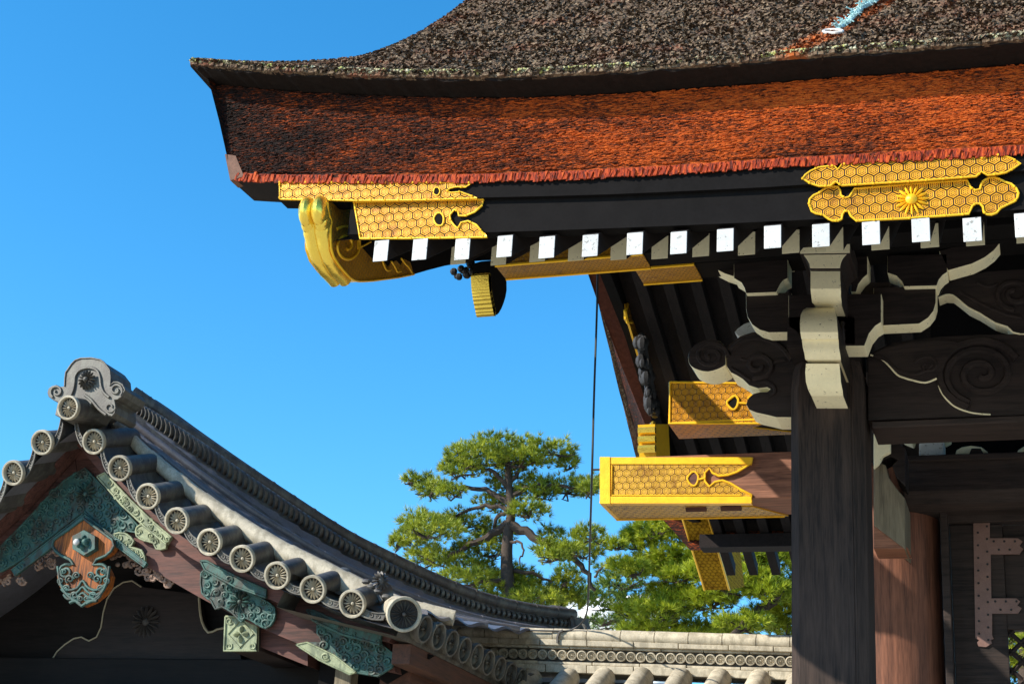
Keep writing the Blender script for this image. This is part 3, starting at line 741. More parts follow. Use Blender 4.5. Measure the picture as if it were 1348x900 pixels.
dk('bracket_arm', [(1236, 330), (1323, 306), (1318, 318), (1308, 330), (1296, 339), (1280, 347), (1262, 352), (1248, 356)], 9.05, .17)
mb = MB(); mb.box((xa + .02, 8.98, P(1090, 455, 9).z - .01), (xb - .02, 9.6, P(1090, 455, 9).z + .20)); mb.build('bearing_block', M_DARK, gate)
# extra white block behind, catching daylight
mb = MB(); mb.pprism(cr([(972, 441), (976, 429), (990, 424), (1003, 431), (1040, 434), (1046, 446)], 3, True), 9.55, .3, 0, 0); mb.build('bracket_arm', M_WHITE, gate)

# cloud-shaped carved nose on the left
k1 = [(1050, 466), (1046, 458), (1036, 447), (1022, 439), (1006, 435.5), (990, 437), (975, 442), (962, 451), (957, 456), (956.5, 482), (962, 490), (970, 494), (978, 499), (986, 507), (998, 511), (1010, 509.5), (1014, 512), (1010, 515.5), (1000, 516), (992, 518), (985, 524), (982, 532), (986, 539), (996, 543), (1010, 546), (1022, 549), (1050, 549)]
kib = dk('carved_nose', k1, 9.30, .26, 1, .004)
mb = MB(); k2 = cr([(955, 456), (948, 449), (938, 447), (926, 448), (914, 454), (907, 464), (906, 474), (910, 482), (920, 487), (932, 489), (944, 486), (952, 482), (955, 480)], 2)
mb.pprism([tuple(p) for p in k2], 9.29, .26, 0, 1); mb.build('carved_tip', [M_DARK, M_CREAM], kib, bevel=.004)
mb = MB()
for s_, r in ((spiral(936, 469, 23, 3, 1.7, 0, -1, 14, .82), .019), (cr([(960, 462), (975, 450), (995, 445), (1015, 449), (1032, 460), (1042, 474)], 4), .018), (spiral(998, 481, 22, 5, 1.3, 1.9, -1, 14, .8), .019), (cr([(975, 472), (985, 474), (994, 466), (1004, 466)], 4), .010), (cr([(1016, 482), (1022, 476), (1034, 474)], 3), .010), (cr([(995, 505), (1008, 503), (1018, 508), (1020, 516), (1012, 521), (1000, 521)], 4), .012), (cr([(962, 484), (975, 492), (988, 501)], 3), .010)):
    mb.ptube(s_, 9.295, r, 6, 0)
mb.build('scroll_relief', M_DARK, kib)

# scroll-carved tie beam to the right
YS = 9.36
def ext(pts_l, X, ztop_, zbot_): return pts_l
zt_, zb_ = P(1348, 440, YS).z, P(1348, 553, YS).z
mb = MB(); pts = [P(a, b, YS) for a, b in [(1142, 553), (1142, 468), (1156, 459), (1175, 451), (1200, 446.5), (1240, 442.5), (1290, 440), (1348, 439)]] + [Vector((3.6, YS, zt_)), Vector((3.85, YS, zt_ - .12)), Vector((3.85, YS, zb_))]
mb.prism(pts, (0, .30, 0), 0, 0); sb = mb.build('scroll_beam', M_DARK, gate, bevel=.008)
mb = MB(); mb.box((P(1148, 550, YS).x, YS - .03, zb_ - .02), (3.85, YS + .33, zb_ + .022)); mb.build('bottom_moulding', M_BEAMX, sb, bevel=.006)
mb = MB()
pa = [(1146, 467), (1160, 472), (1170, 481), (1181, 493), (1190, 497), (1200, 500), (1218, 503.5), (1233, 498), (1236, 484), (1244, 470), (1258, 459), (1275, 453), (1240, 447), (1200, 450), (1165, 458)]
mb.pprism(pa, YS - .028, .04, 0, 0)
mb.ptube(pa[:8], YS - .026, .0065, 6, 1, sm=3)
mb.ptube([(1234, 498), (1237, 511), (1244, 523), (1257, 535), (1275, 542), (1290, 544.5), (1304, 545.5)], YS - .008, .0055, 6, 1, sm=3)
for s_, r in ((spiral(1294, 491, 60, 50, .62, 1.9, 1, 20, .80), .028), (spiral(1292, 492, 50, 6, 2.0, 1.9, 1, 20, .80), .024), (spiral(1221, 481, 17, 4, 1.1, 3.4, 1, 14, .8), .010), (cr([(1150, 468), (1166, 474), (1180, 486), (1196, 492), (1212, 491), (1228, 480)], 4), .010)):
    mb.ptube(s_, YS - .03 if r < .012 else YS - .004, r, 6, 0)
mb.build('scroll_relief', [M_DARK, M_CREAM], sb)
fp = [(1235, 392), (1245, 388), (1254, 388.5), (1264, 396), (1275, 405), (1290, 412.5), (1310, 425), (1326, 430), (1333, 437), (1342, 439), (1470, 439), (1500, 400), (1480, 362), (1400, 352), (1348, 354), (1300, 357), (1265, 364), (1243, 376)]
mb = MB(); mb.pprism(fp, 9.34, .14, 0, 1); fl = mb.build('frog_leg_strut', [M_DARK, M_CREAM], gate, bevel=.004)
mb = MB()
mb.ptube(fp[:10], 9.336, .0055, 6, 1, sm=2)
for s_, r in ((spiral(1336, 387, 26, 6, 1.5, 1.6, 1, 16, .8), .019), (spiral(1400, 390, 26, 6, 1.5, 1.6, -1, 16, .8), .012), (cr([(1286, 372), (1296, 376), (1306, 377), (1313, 373)], 3), .010), (cr([(1262, 384), (1280, 394), (1300, 404), (1325, 414), (1345, 418)], 4), .010)):
    mb.ptube(s_, 9.337, r, 6, 0)
mb.build('scroll_relief', [M_DARK, M_CREAM], fl)

# ---- inner frame: round pillars, lintel, doors
mb = MB(); PCX = -1.10; n = 28; R = .42
mb.grid([[(PCX + R * k * math.cos(2 * math.pi * i / n), 11.62 + R * k * math.sin(2 * math.pi * i / n), z) for i in range(n)] for z, k in ((GZ + .2, 1), (3.2, 1), (3.4, .95), (3.45, .8))], 0, True, closed=True)
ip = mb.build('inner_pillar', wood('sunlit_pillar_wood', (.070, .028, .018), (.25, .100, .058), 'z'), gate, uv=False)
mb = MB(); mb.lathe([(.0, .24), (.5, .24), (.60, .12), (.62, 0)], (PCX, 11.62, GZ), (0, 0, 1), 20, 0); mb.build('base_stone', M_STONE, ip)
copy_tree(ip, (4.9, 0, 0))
YL = 11.15
mb = MB(); pl = P(1188, 603, YL); pr = P(1188, 668, YL)
prof = [(YL, pl.z), (YL, pl.z - .10), (YL - .02, pr.z + .12), (YL + .03, pr.z + .03), (YL + .12, pr.z), (YL + .4, pr.z), (YL + .4, pl.z)]
mb.prism([(pl.x, y, z) for y, z in prof], (4.0 - pl.x, 0, 0), 0, 0)
mb.box((pl.x, YL - .03, pl.z - .035), (4.0, YL + .42, pl.z + .012))
lin = mb.build('door_lintel', M_BEAMX, gate, bevel=.01)
mb = MB(); mb.box((-.72, 11.9, pl.z - .3), (4.2, 12.0, 6.0)); mb.build('upper_wall', M_BLACK, gate)
mb = MB(); z1 = P(1244, 672, 11.3).z; xj = P(1238, 700, 11.35).x
mb.box((xj, 11.32, GZ), (xj + .055, 11.62, z1)); mb.build('door_jamb', M_BEAMX, gate, bevel=.006)
mb = MB(); mb.box((xj + .05, 11.40, z1 - .06), (4.0, 11.6, z1 + .02)); mb.build('door_head', M_BEAMX, gate, bevel=.006)
# door leaf with a lattice opening
YD = 11.46
dx0, dx1 = xj + .06, 1.55
hx0, hx1 = P(1327, 840, YD).x, 1.2
hz1 = P(1327, 828, YD).z; hz0 = hz1 - .85
rz = [P(1320, y, YD).z for y in (676, 705, 732, 786, 810)]
mb = MB()
mb.box((dx0, YD, GZ + .1), (hx0, YD + .09, z1 - .065)); mb.box((hx1, YD, GZ + .1), (dx1, YD + .09, z1 - .065))
mb.box((hx0, YD, rz[1] - .10), (hx1, YD + .088, rz[1] - .005)); mb.box((hx0, YD, hz1), (hx1, YD + .088, rz[3]))
mb.box((hx0, YD, hz0 - .15), (hx1, YD + .088, hz0)); mb.box((hx0, YD + .03, GZ + .1), (hx1, YD + .07, hz0 - .15)); mb.box((hx0, YD + .04, rz[3]), (hx1, YD + .07, rz[1] - .10)); mb.box((hx0, YD + .05, rz[1] - .005), (hx1, YD + .08, z1 - .065))
door = mb.build('door', M_BEAMX, gate, bevel=.006)
mb = MB(); p = .135
i = 0
for i in range(-8, 16):
    for s_ in (1, -1):
        x0 = hx0 + i * p; L = hz1 - hz0
        a, b = (x0, hz0), (x0 + L, hz1)
        if s_ < 0: a, b = (x0, hz1), (x0 + L, hz0)
        m_ = (b[1] - a[1]) / (b[0] - a[0]); xa2, xb2 = max(a[0], hx0), min(b[0], hx1)
        if xb2 - xa2 < .02: continue
        mb.tube([(xa2, YD + .045, a[1] + m_ * (xa2 - a[0])), (xb2, YD + .045, a[1] + m_ * (xb2 - a[0]))], .017, 4, 0, smooth=False)
xx = hx0 + p
while xx < hx1: mb.box((xx - .022, YD + .03, hz0), (xx + .022, YD + .06, hz1)); xx += p
mb.build('door_lattice', M_BEAMX, door)
mb = MB()
mb.pprism([(1281, 678), (1303, 678), (1303, 708), (1340, 708), (1346, 712), (1342, 718), (1347, 722), (1342, 729), (1304, 729), (1305, 787), (1338, 787), (1343, 791), (1339, 796), (1345, 800), (1340, 807), (1306, 807), (1306, 836), (1308, 840), (1304, 842), (1306, 846), (1298, 851), (1288, 850), (1286, 845), (1289, 842), (1284, 839)], YD - .014, .013)
hp = mb.build('hinge_plate', M_RUSTP, door)
mb = MB()
pts = [(1287 + (k % 2) * 12 + k * .1, 684 + k * 8.3) for k in range(20)] + [(1308 + k * 7, 712 + (k % 2) * 11) for k in range(5)] + [(1310 + k * 7, 791 + (k % 2) * 11) for k in range(5)]
for a, b in pts: q = P(a, b, YD - .015); mb.ball(q, .009, 0, 7, 4, (1, .6, 1))
mb.build('rivets', M_IRON, hp)
d2 = door.copy(); COL.objects.link(d2); d2.parent = gate; d2.location = door.location + Vector((2.16, 0, 0))
for ch in list(door.children):
    k = ch.copy(); COL.objects.link(k); k.parent = d2
# bracket ends above the lintel and the pale nose on the inner pillar
YW = 11.3
for o, m_ in (([(1186, 556), (1210, 556), (1204, 566), (1200, 578), (1186, 572)], M_CREAM), ([(1210, 585), (1211, 577), (1216, 571), (1226, 569), (1236, 571), (1242, 578), (1242, 602), (1210, 602)], M_WHITE), ([(1232, 556), (1250, 556), (1250, 572), (1242, 576), (1232, 566)], M_CREAM), ([(1257, 602), (1259, 592), (1266, 588), (1278, 586), (1292, 588), (1300, 594), (1303, 602)], M_CREAM), ([(1338, 602), (1340, 592), (1350, 586), (1370, 588), (1374, 602)], M_CREAM)):
    mb = MB(); mb.pprism(o, YW, .25); mb.build('bracket_end', m_, gate, bevel=.008)
for o in ([(1274, 601), (1279, 590), (1291, 590), (1297, 601)],):
    mb = MB(); mb.pprism(o, YW - .05, .1); mb.build('bracket_end', M_DARK, gate)
mb = MB(); mb.pprism([(1150, 556), (1184, 556), (1184, 584), (1192, 590), (1192, 640), (1180, 628), (1174, 612), (1182, 605), (1172, 600), (1164, 604), (1158, 614), (1150, 640)], 10.70, .25); mb.build('bracket_end', M_DARK, gate, bevel=.006)
mb = MB(); mb.pprism([(1150, 605), (1166, 612), (1170, 628), (1180, 642), (1191, 655), (1192, 722), (1150, 690)], 10.68, .45); ng = mb.build('pillar_nose', M_GREEN, gate, bevel=.006)
mb = MB(); mb.pprism([(1150, 570), (1172, 570), (1172, 594), (1162, 599), (1157, 610), (1150, 616)], 10.64, .06); mb.build('painted_end', M_CREAM, ng, bevel=.004)
mb = MB(); mb.pprism([(1150, 670), (1196, 722), (1150, 722)], 10.72, .3); mb.build('lower_wedge', M_BEAMLIT, gate, bevel=.006)

# ------------------------------------------------------------------ the tiled gate on the left
tg = thing('tiled_gate', (-6.9, 10.2, GZ), 'smaller gate at lower left with grey tiled gable, crest discs and green copper fittings', 'gate')
YV = 9.3; Bv = Vector((0, .46, .17)); R = .097
discs = [(124, 581), (158, 616), (195, 653), (233, 685), (276, 713), (319, 735), (365, 757), (412, 775), (464, 794)]
ldiscs = [(56, 582), (18, 622), (-22, 664), (-64, 704), (-110, 742), (-160, 778), (-215, 812), (-275, 845), (-340, 876)]
def disc_prof(R): return [(R, -.015), (R, .012), (.97 * R, .018), (.84 * R, .018), (.81 * R, .010), (.80 * R, -.020), (0, -.020)]
def crest_tile(name, c, ax, R, L, parent, tubemat=M_TILED, rim=M_TILEP, petal=None):
    ax = Vector(ax).normalized(); c = Vector(c)
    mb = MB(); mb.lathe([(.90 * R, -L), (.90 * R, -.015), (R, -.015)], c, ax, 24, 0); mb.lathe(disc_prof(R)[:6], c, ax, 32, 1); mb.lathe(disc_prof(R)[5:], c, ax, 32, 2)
    t = mb.build(name, [tubemat, rim, M_IRON], parent, uv=False, origin=c)  # third slot darkens the disc floor: shade of the recess as colour
    mb = MB(); mb.flower(c - ax * .020, ax, .78 * R, 16, .13 * R, .026, .60, 0); mb.ball(c - ax * .004, .13 * R, 0, 10, 6)
    mb.build('crest', petal or rim, t, uv=False, origin=c); return t
c0 = P(*discs[0], YV)
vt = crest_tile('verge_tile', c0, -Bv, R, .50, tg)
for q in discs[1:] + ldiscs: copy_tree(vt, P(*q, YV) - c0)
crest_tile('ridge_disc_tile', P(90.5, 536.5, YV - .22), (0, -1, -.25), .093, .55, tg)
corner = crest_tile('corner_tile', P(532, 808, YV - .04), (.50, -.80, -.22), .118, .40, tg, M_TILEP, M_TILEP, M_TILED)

# sagging verge pan tiles between the discs
def pan(a, b, s):
    A = Vector((a[0] + 9 * s, a[1] + 13)); B2 = Vector((b[0] - 15 * s, b[1] + 7)); m_ = (A + B2) / 2 + Vector((-3.5 * s, 6))
    arc = [A.lerp(m_, t) .lerp(m_.lerp(B2, t), t) for t in [k / 8. for k in range(9)]]
    up = [p + Vector((2.6 * s, -8.5)) for p in arc]
    mb = MB(); mb.prism([P(p.x, p.y, YV + .03) for p in arc] + [P(p.x, p.y, YV + .03) for p in reversed(up)], Bv * .9, 0, 1, smooth=False)
    mb.ptube([tuple(p) for p in arc], YV + .026, .007, 6, 0); mb.ptube([tuple(p) for p in up], YV + .026, .006, 6, 0)
    for k in range(2, 7, 2):
        c = (arc[k] + up[k]) / 2; mb.ptube(spiral(c.x, c.y, 3.2, .8, 1.1, k, 1, 8), YV + .028, .0045, 5, 0)
    mb.build('verge_pan_tile', [M_TILE, M_TILED], tg)
seq = [(90, 545)] + discs + [(520, 808)]
for a, b in zip(seq, seq[1:]): pan(a, b, 1)
seq = [(92, 545)] + ldiscs
for a, b in zip(seq, seq[1:]): pan(a, b, -1)

# roof skin
RB = cr([(165, 541), (200, 566), (250, 602), (300, 637), (350, 671), (400, 702), (450, 731), (500, 757), (550, 780), (600, 800), (650, 815), (700, 825), (748, 831)], 3)
RTOP = cr([(165, 512), (180, 522), (210, 544), (250, 572), (300, 606), (350, 639), (400, 672), (450, 703), (500, 728), (550, 752), (600, 774), (650, 790), (700, 800), (748, 806)], 3)
def ry(t): return lerp(9.95, 13.3, t ** 1.5)
nR = len(RB)
Rb = [P(p.x, p.y, ry(i / (nR - 1))) for i, p in enumerate(RB)]
Rt = [P(p.x, p.y, ry(i / (len(RTOP) - 1))) for i, p in enumerate(RTOP)]
vpx = cr([(96, 552)] + discs + [(528, 812)], 4)
def samp(L, t):
    f = t * (len(L) - 1); i = min(int(f), len(L) - 2); return L[i].lerp(L[i + 1], f - i)
V0 = [P(p.x, p.y, YV) for p in vpx]
NS = 176
def vp(t): return samp(V0, t)
mb = MB(); rows = []
def surf(t, v):
    a = vp(t) + Bv + Vector((0, 0, -.06)); b = samp(Rb, t)
    p = a.lerp(b, v); p.z -= .05 * math.sin(math.pi * v); return p
rows.append([vp(i / NS) + Vector((0, .04, -.085)) for i in range(NS + 1)])
rows.append([vp(i / NS) + Bv + Vector((0, 0, -.085)) for i in range(NS + 1)])
for j in range(0, 41):
    v = j / 40.
    rows.append([surf(i / NS, v) + Vector((0, 0, .018 * math.cos(v * 6 * 2 * math.pi) + .016 * ((i / 8.) % 1.) + .004 * math.sin(i // 8 * 7.3))) for i in range(NS + 1)])
mb.grid(rows, 0, True)
back = [samp(Rb, i / NS) for i in range(NS + 1)]
mb.grid([back, [p + Vector((.2, .6, .02)) for p in back], [p + Vector((.6, 2.2, -.9)) for p in back]], 0, True)
lv = [P(p.x, p.y, YV) for p in cr([(96, 552)] + ldiscs, 4)]
mb.grid([[p + Vector((0, .04, -.085)) for p in lv], [p + Bv + Vector((0, 0, -.09)) for p in lv], [p + Vector((0, 2.6, .15)) for p in lv]], 0, True)
M_SLOPE = plain('shade_tinted_roof_tile', (.13, .125, .14), .38, .35, 6, .3, 0, .6)  # blue of the shade on the slope mixed into the tile colour
mb.build('roof_slope', M_SLOPE, tg, uv=False)
# rolls running down the slope
def rollpts(px, y0, y1, n=4):
    q = cr(px, n); return [P(p.x, p.y, lerp(y0, y1, i / (len(q) - 1))) for i, p in enumerate(q)]
mb = MB(); rp = rollpts([(150, 552), (175, 580), (196, 600), (232, 630), (267, 658), (303, 683), (342, 708), (380, 730), (420, 750), (452, 767), (486, 784)], 9.72, 9.62)
for i in range(0, len(rp) - 1, 4):
    seg = rp[i:i + 5]; r0 = lerp(.045, .095, i / len(rp))
    if len(seg) > 1: mb.tube(seg, [r0 * 1.012] + [r0] * (len(seg) - 2) + [r0 * .995], 12, 0)
mb.build('verge_roll', M_TILEP, tg, uv=False)  # pale tile here stands for the sunlit strip down the slope
for v, r in ((.15, .060), (.36, .030), (.58, .030), (.80, .030)):
    mb = MB()
    for k in range(14):
        t0, t1 = k / 14., (k + 1) / 14.
        seg = [surf(lerp(t0, t1, q / 4.), v) + Vector((0, 0, .02)) for q in range(5)]
        mb.tube(seg, [r * 1.06, r, r, r, r * .97], 10, 0)
    mb.build('roof_roll', M_SLOPE if v > .3 else M_TILEP, tg, uv=False)  # first roll is pale to widen the sunlit strip, light put in as colour

# descending ridge: courses, a row of half-round discs, cap and top roll
mb = MB()
def off(i, h, d):    # point of the ridge face: h 0..1 bottom to top, d towards the viewer
    t = i / (nR - 1.); a, b = samp(Rb, t), samp(Rt, t); p = a.lerp(b, h); return p + Vector((-.35, -.85, -.1)).normalized() * d
def course(h0, h1, d, mat): 
    mb.grid([[off(i, h0, -.12) for i in range(nR)], [off(i, h0, d) for i in range(nR)], [off(i, h1, d) for i in range(nR)], [off(i, h1, -.12) for i in range(nR)], [off(i, h1, -.30) for i in range(nR)], [off(i, h0, -.34) for i in range(nR)]], mat, False)
course(-.25, .12, .05, 0); course(.12, .24, .02, 1); course(.24, .66, -.05, 1); course(.66, .74, .04, 0); course(.74, .82, .02, 0)
mb.tube([off(i, .92, -.07) for i in range(nR)], .055, 12, 0)
for k in range(1, 24): 
    p = k * (nR - 1) / 24.; mb.tube([off(p, .92, -.07) , off(p + .18, .92, -.07)], .058, 12, 0)
rd = mb.build('descending_ridge', [M_TILED, M_TILED], tg, uv=False)
mb = MB(); nd = 92
for k in range(nd):
    f = (k + .5) * (nR - 1) / nd; c = off(f, .45, -.03); ax = Vector((-.35, -.85, -.2)).normalized()
    r = (off(f, .66, 0) - off(f, .24, 0)).length * .46
    mb.lathe([(r, 0), (r, .035), (r * .72, .035), (r * .66, .012), (r * .3, .012), (r * .28, .03), (0, .034)], c, ax, 10, 0)
mb.build('ridge_pattern', M_TILED, rd, uv=False)
mb = MB(); e = P(752, 822, 13.3)
mb.tube([P(705, 802, 13.1), P(728, 800, 13.25), P(744, 803, 13.3), P(753, 814, 13.3), P(757, 832, 13.3)], [.02, .03, .035, .03, .03], 10, 0); mb.ptube(spiral(766, 829, 7, 2, 1.2, 2.5, 1, 12), 13.3, .025, 7, 0)
mb.build('ridge_end_scroll', M_TILED, rd, uv=False)

# demon-tile at the ridge end
on = [(85, 508), (85.5, 498), (86.5, 490), (90, 485), (94, 479), (99, 474), (106, 471.5), (120, 471), (132, 473.5), (137, 477), (140, 481), (144.5, 487), (145.5, 497), (145, 507), (150, 503), (155, 503), (161, 506), (164.5, 513), (160.5, 521), (155, 525), (150, 526), (151.5, 534), (151, 543), (147, 547.5), (142, 547), (135, 541), (128, 534), (122, 528), (112, 545), (85, 552), (72, 546), (76, 529), (69, 526), (63.5, 522), (62, 517), (63.5, 511), (68, 507.5), (74, 506), (79, 508.5)]
mb = MB(); mb.pprism(on, 9.22, .30); oni = mb.build('ridge_end_tile', M_TILE, tg, bevel=.006)
mb = MB()
arch = [(92, 523), (96, 514), (98, 504), (99, 495), (104, 488), (112, 484.5), (121, 484.5), (128, 488), (131.5, 496), (133, 508), (137, 517), (144, 523)]
mb.ptube(arch, 9.215, .012, 6, 0, sm=3)
for s_ in (spiral(75, 515.5, 9, 2, 1.3, 2.2, 1, 12), spiral(153, 513.5, 9, 2, 1.3, .9, -1, 12)): mb.ptube(s_, 9.215, .010, 6, 0)
mb.ptube(on[:24], 9.218, .007, 6, 0)
mb.ptube(spiral(145, 536, 7, 3, 1, 0, 1, 12), 9.215, .008, 6, 0)
mb.ptube([(112, 520), (120, 526), (130, 538), (140, 546)], 9.215, .012, 6, 0, sm=3)
mb.build('scroll_relief', M_TILE, oni, uv=False)
mb = MB(); c = P(114.5, 500, 9.20); mb.flower(c, (0, -1, -.2), .078, 16, .022, .03, .85, 0); mb.ball(c + Vector((0, -.015, 0)), .022, 0, 10, 6)
mb.build('chrysanthemum', M_TILE, oni, uv=False)

# flower ornament near the corner
mb = MB(); c = P(501, 764, 9.5)
mb.flower(c, (.75, -.65, 0), .068, 14, .015, .03, .85, 0); mb.ball(c, .05, 0, 10, 6, (.5, .5, 1))
for a, b in ((488, 772), (482, 765), (492, 780), (508, 785), (516, 792), (497, 778)): mb.ball(P(a, b, 9.5), .026, 0, 8, 5, (1.3, 1, .8))
mb.tube([P(500, 768, 9.5), P(497, 780, 9.52), P(503, 792, 9.5)], .02, 6, 0)
mb.build('flower_ornament', M_TILED, tg, uv=False)

# eave on the right: roll ends facing away, board and rafter ends under them
XE = -4.0
pe = [PX(557, 827, XE), PX(684, 894, XE)]
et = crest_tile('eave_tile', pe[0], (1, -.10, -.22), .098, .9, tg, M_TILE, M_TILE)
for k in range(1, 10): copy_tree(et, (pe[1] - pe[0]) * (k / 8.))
mb = MB(); y0_, y1_ = 9.35, 12.4; ze = pe[0].z
mb.grid([[(XE - .07, y, ze - .07), (XE - .07, y, ze + .0), (XE - .9, y, ze + .33), (XE - 1.0, y, ze + .1), (XE - .08, y, ze - .10), (XE - .07, y, ze - .07)] for y in (y0_, 10.4, 11.4, y1_)], 0, False)
mb.build('eave_pan_tiles', M_TILE, tg, uv=False)
mb = MB(); mb.tube([(XE - .10, 9.4, ze + .115), (XE - .10, y1_ - .2, ze + .115)], .022, 8, 0); mb.tube([(XE - .16, 9.4, ze + .135), (XE - .16, y1_ - .2, ze + .135)], .03, 8, 0); mb.build('eave_cap', M_TILE, tg, uv=False)
mb = MB(); mb.box((XE - .22, 9.62, ze - .24), (XE - .08, y1_, ze - .10)); mb.box((XE - .44, 9.95, ze - .36), (XE - .21, y1_, ze - .2)); mb.build('eave_board', wood('brown_eave_wood', (.03, .014, .009), (.11, .044, .026), 'y'), tg, bevel=.006)
mb = MB(); mb.box((XE - .34, 10.0, ze - .50), (XE - .24, 10.08, ze - .30)); 

er = mb.build('rafter_end', M_CREAM, tg)
for k in range(1, 5): copy_tree(er, (0, .26 * k, 0))

mb = MB(); mb.box((-4.95, 10.02, GZ), (-4.8, 13.2, ze + .1)); mb.box((-4.8, 10.02, ze - .12), (XE - .45, 13.0, ze - .06)); mb.build('side_wall', M_BLACK, tg, uv=False)
# bargeboards
ub_ = [(95, 583), (130, 622), (170, 668), (210, 708), (250, 737), (300, 765), (350, 790), (400, 812), (450, 830), (512, 848)]
lo_ = [(520, 884), (470, 872), (420, 855), (394, 847), (339, 824), (301, 806), (267, 788), (232, 768), (194, 745), (160, 722), (130, 695), (110, 676)]
mb = MB(); mb.pprism([(p.x, p.y - 9) for p in cr(ub_, 3)] + [tuple(p) for p in cr(lo_, 3)], 9.75, .12); bb = mb.build('bargeboard', M_REDW, tg)
lub = [(95, 583), (60, 622), (25, 660), (-20, 702), (-70, 742), (-130, 780), (-130, 830), (-60, 792), (0, 758), (60, 718), (110, 676)]
mb = MB(); mb.pprism(lub, 9.752, .12); mb.build('bargeboard', M_REDW, tg)
mb = MB(); ue = [(95, 560), (130, 598), (160, 634), (195, 669), (235, 702), (278, 729), (320, 750), (366, 772), (412, 790), (464, 808), (522, 830)]
mb.pprism([tuple(p) for p in cr(ue, 3)] + [(x, y - 4) for x, y in reversed(ub_)], 9.60, .14); mb.build('verge_board', M_REDW, tg)
mb = MB(); mb.pprism([(95, 566), (56, 607), (18, 646), (-22, 686), (-70, 722), (-130, 762), (-130, 790), (-70, 746), (-20, 706), (25, 664), (60, 626), (95, 587)], 9.601, .14); mb.build('verge_board', M_REDW, tg)
mb = MB()
mb.prism([vp(i / 30.) + Vector((0, .62, -.14)) for i in range(31)] + [P(510, 900, 9.95), P(110, 640, 9.95)], (0, .03, 0)); mb.build('gable_boarding', M_BLACK, tg, uv=False)

def scrolls(mb, poly, Y, n, r, tr, mat=0, seed=1):
    rd_ = random.Random(seed); xs_ = [p[0] for p in poly]; ys_ = [p[1] for p in poly]; got = []
    for _ in range(4000):
        x, y = rd_.uniform(min(xs_), max(xs_)), rd_.uniform(min(ys_), max(ys_))
        if not inside(poly, x, y) or any((x - a) ** 2 + (y - b) ** 2 < (1.45 * r) ** 2 for a, b in got): continue
        if not all(inside(poly, x + .75 * r * math.cos(k), y + .75 * r * math.sin(k)) for k in (0, 1.57, 3.14, 4.71)): continue
        got.append((x, y)); q = r * rd_.uniform(.8, 1.1)
        mb.ptube(spiral(x, y, q, q * .2, rd_.uniform(1.1, 1.6), rd_.uniform(0, 6.28), rd_.choice((1, -1)), 11), Y, tr, 5, mat)
        if len(got) >= n: break
def copper(name, outl, Y, mat, n=8, r=6, tr=.008, parent=bb, rim=.009, d=.03, flower=None, sm=0, seed=1):
    mb = MB(); o = [tuple(p) for p in cr(outl, sm, True)] if sm else outl
    mb.pprism(o, Y, d); mb.ptube(o, Y, rim, 6, 0, closed=True); scrolls(mb, o, Y - .002, n, r, tr, 0, seed)
    for a, b, rr_, k in (flower or []):
        c = P(a, b, Y - .004); mb.flower(c, (0, -1, -.1), rr_, k, rr_ * .25, .03, .85, 0); mb.ball(c, rr_ * .25, 0, 8, 5)
    return mb.build(name, mat, parent, uv=False)
copper('copper_plate', [(110, 672), (90, 688), (60, 711), (30, 735), (0, 752), (-10, 742), (2, 718), (30, 690), (62, 655), (85, 632), (112, 616), (135, 640), (160, 668), (182, 692), (186, 702), (166, 698), (158, 706), (150, 709)], 9.715, M_COPPER, 60, 6.5, .010, flower=[(113, 650, .095, 14)], seed=4)
copper('copper_chevron', [(110, 676), (112, 686), (60, 726), (19, 757), (15, 750), (60, 715)], 9.675, M_COPPER, 0, rim=.007)
copper('copper_chevron', [(110, 676), (151, 707), (193, 741), (190, 746), (150, 716), (110, 686)], 9.675, M_COPPER, 0, rim=.007)
copper('copper_plate', [(150, 703), (165, 702), (176, 712), (172, 720), (186, 724), (191, 738), (178, 730), (160, 716)], 9.69, M_COPPERLIT, 5, 5, .007, sm=2, seed=6)  # sunstruck tip of the plate, its light given by the paler copper
copper('copper_strip', [(128, 627), (138, 622), (170, 656), (200, 685), (226, 707), (219, 716), (190, 692), (160, 664)], 9.575, M_COPPERLIT, 14, 4.5, .007)
copper('copper_leaf', [(180, 694), (190, 690), (200, 700), (216, 712), (218, 721), (206, 722), (202, 714), (190, 711), (180, 705)], 9.71, M_COPPERLIT, 3, 5, .007, sm=2)
copper('copper_plate', [(265, 754), (275, 750), (290, 762), (320, 778), (345, 788), (361, 800), (360, 816), (350, 826), (338, 820), (322, 812), (318, 818), (306, 806), (292, 798), (284, 801), (278, 790), (266, 780)], 9.71, M_COPPER, 26, 5.5, .010, flower=[(316, 792, .085, 12)], sm=2, seed=9)
copper('copper_strip', [(264, 738), (272, 738), (310, 758), (350, 776), (350, 786), (310, 772), (270, 750)], 9.575, M_COPPER, 0)
copper('copper_strip', [(404, 802), (412, 803), (450, 820), (502, 836), (500, 848), (450, 834), (412, 816)], 9.575, M_COPPER, 8, 4, .005)
lowp = copper('copper_plate', [(418, 822), (445, 832), (500, 846), (520, 862), (515, 878), (497, 889), (466, 884), (440, 872), (394, 852), (402, 846), (425, 846), (418, 832)], 9.71, M_COPPER, 34, 7, .011, seed=12)
copper('copper_chevron', [(390, 848), (404, 845), (440, 862), (468, 884), (460, 887), (420, 868)], 9.67, M_COPPERLIT, 0, rim=.007)

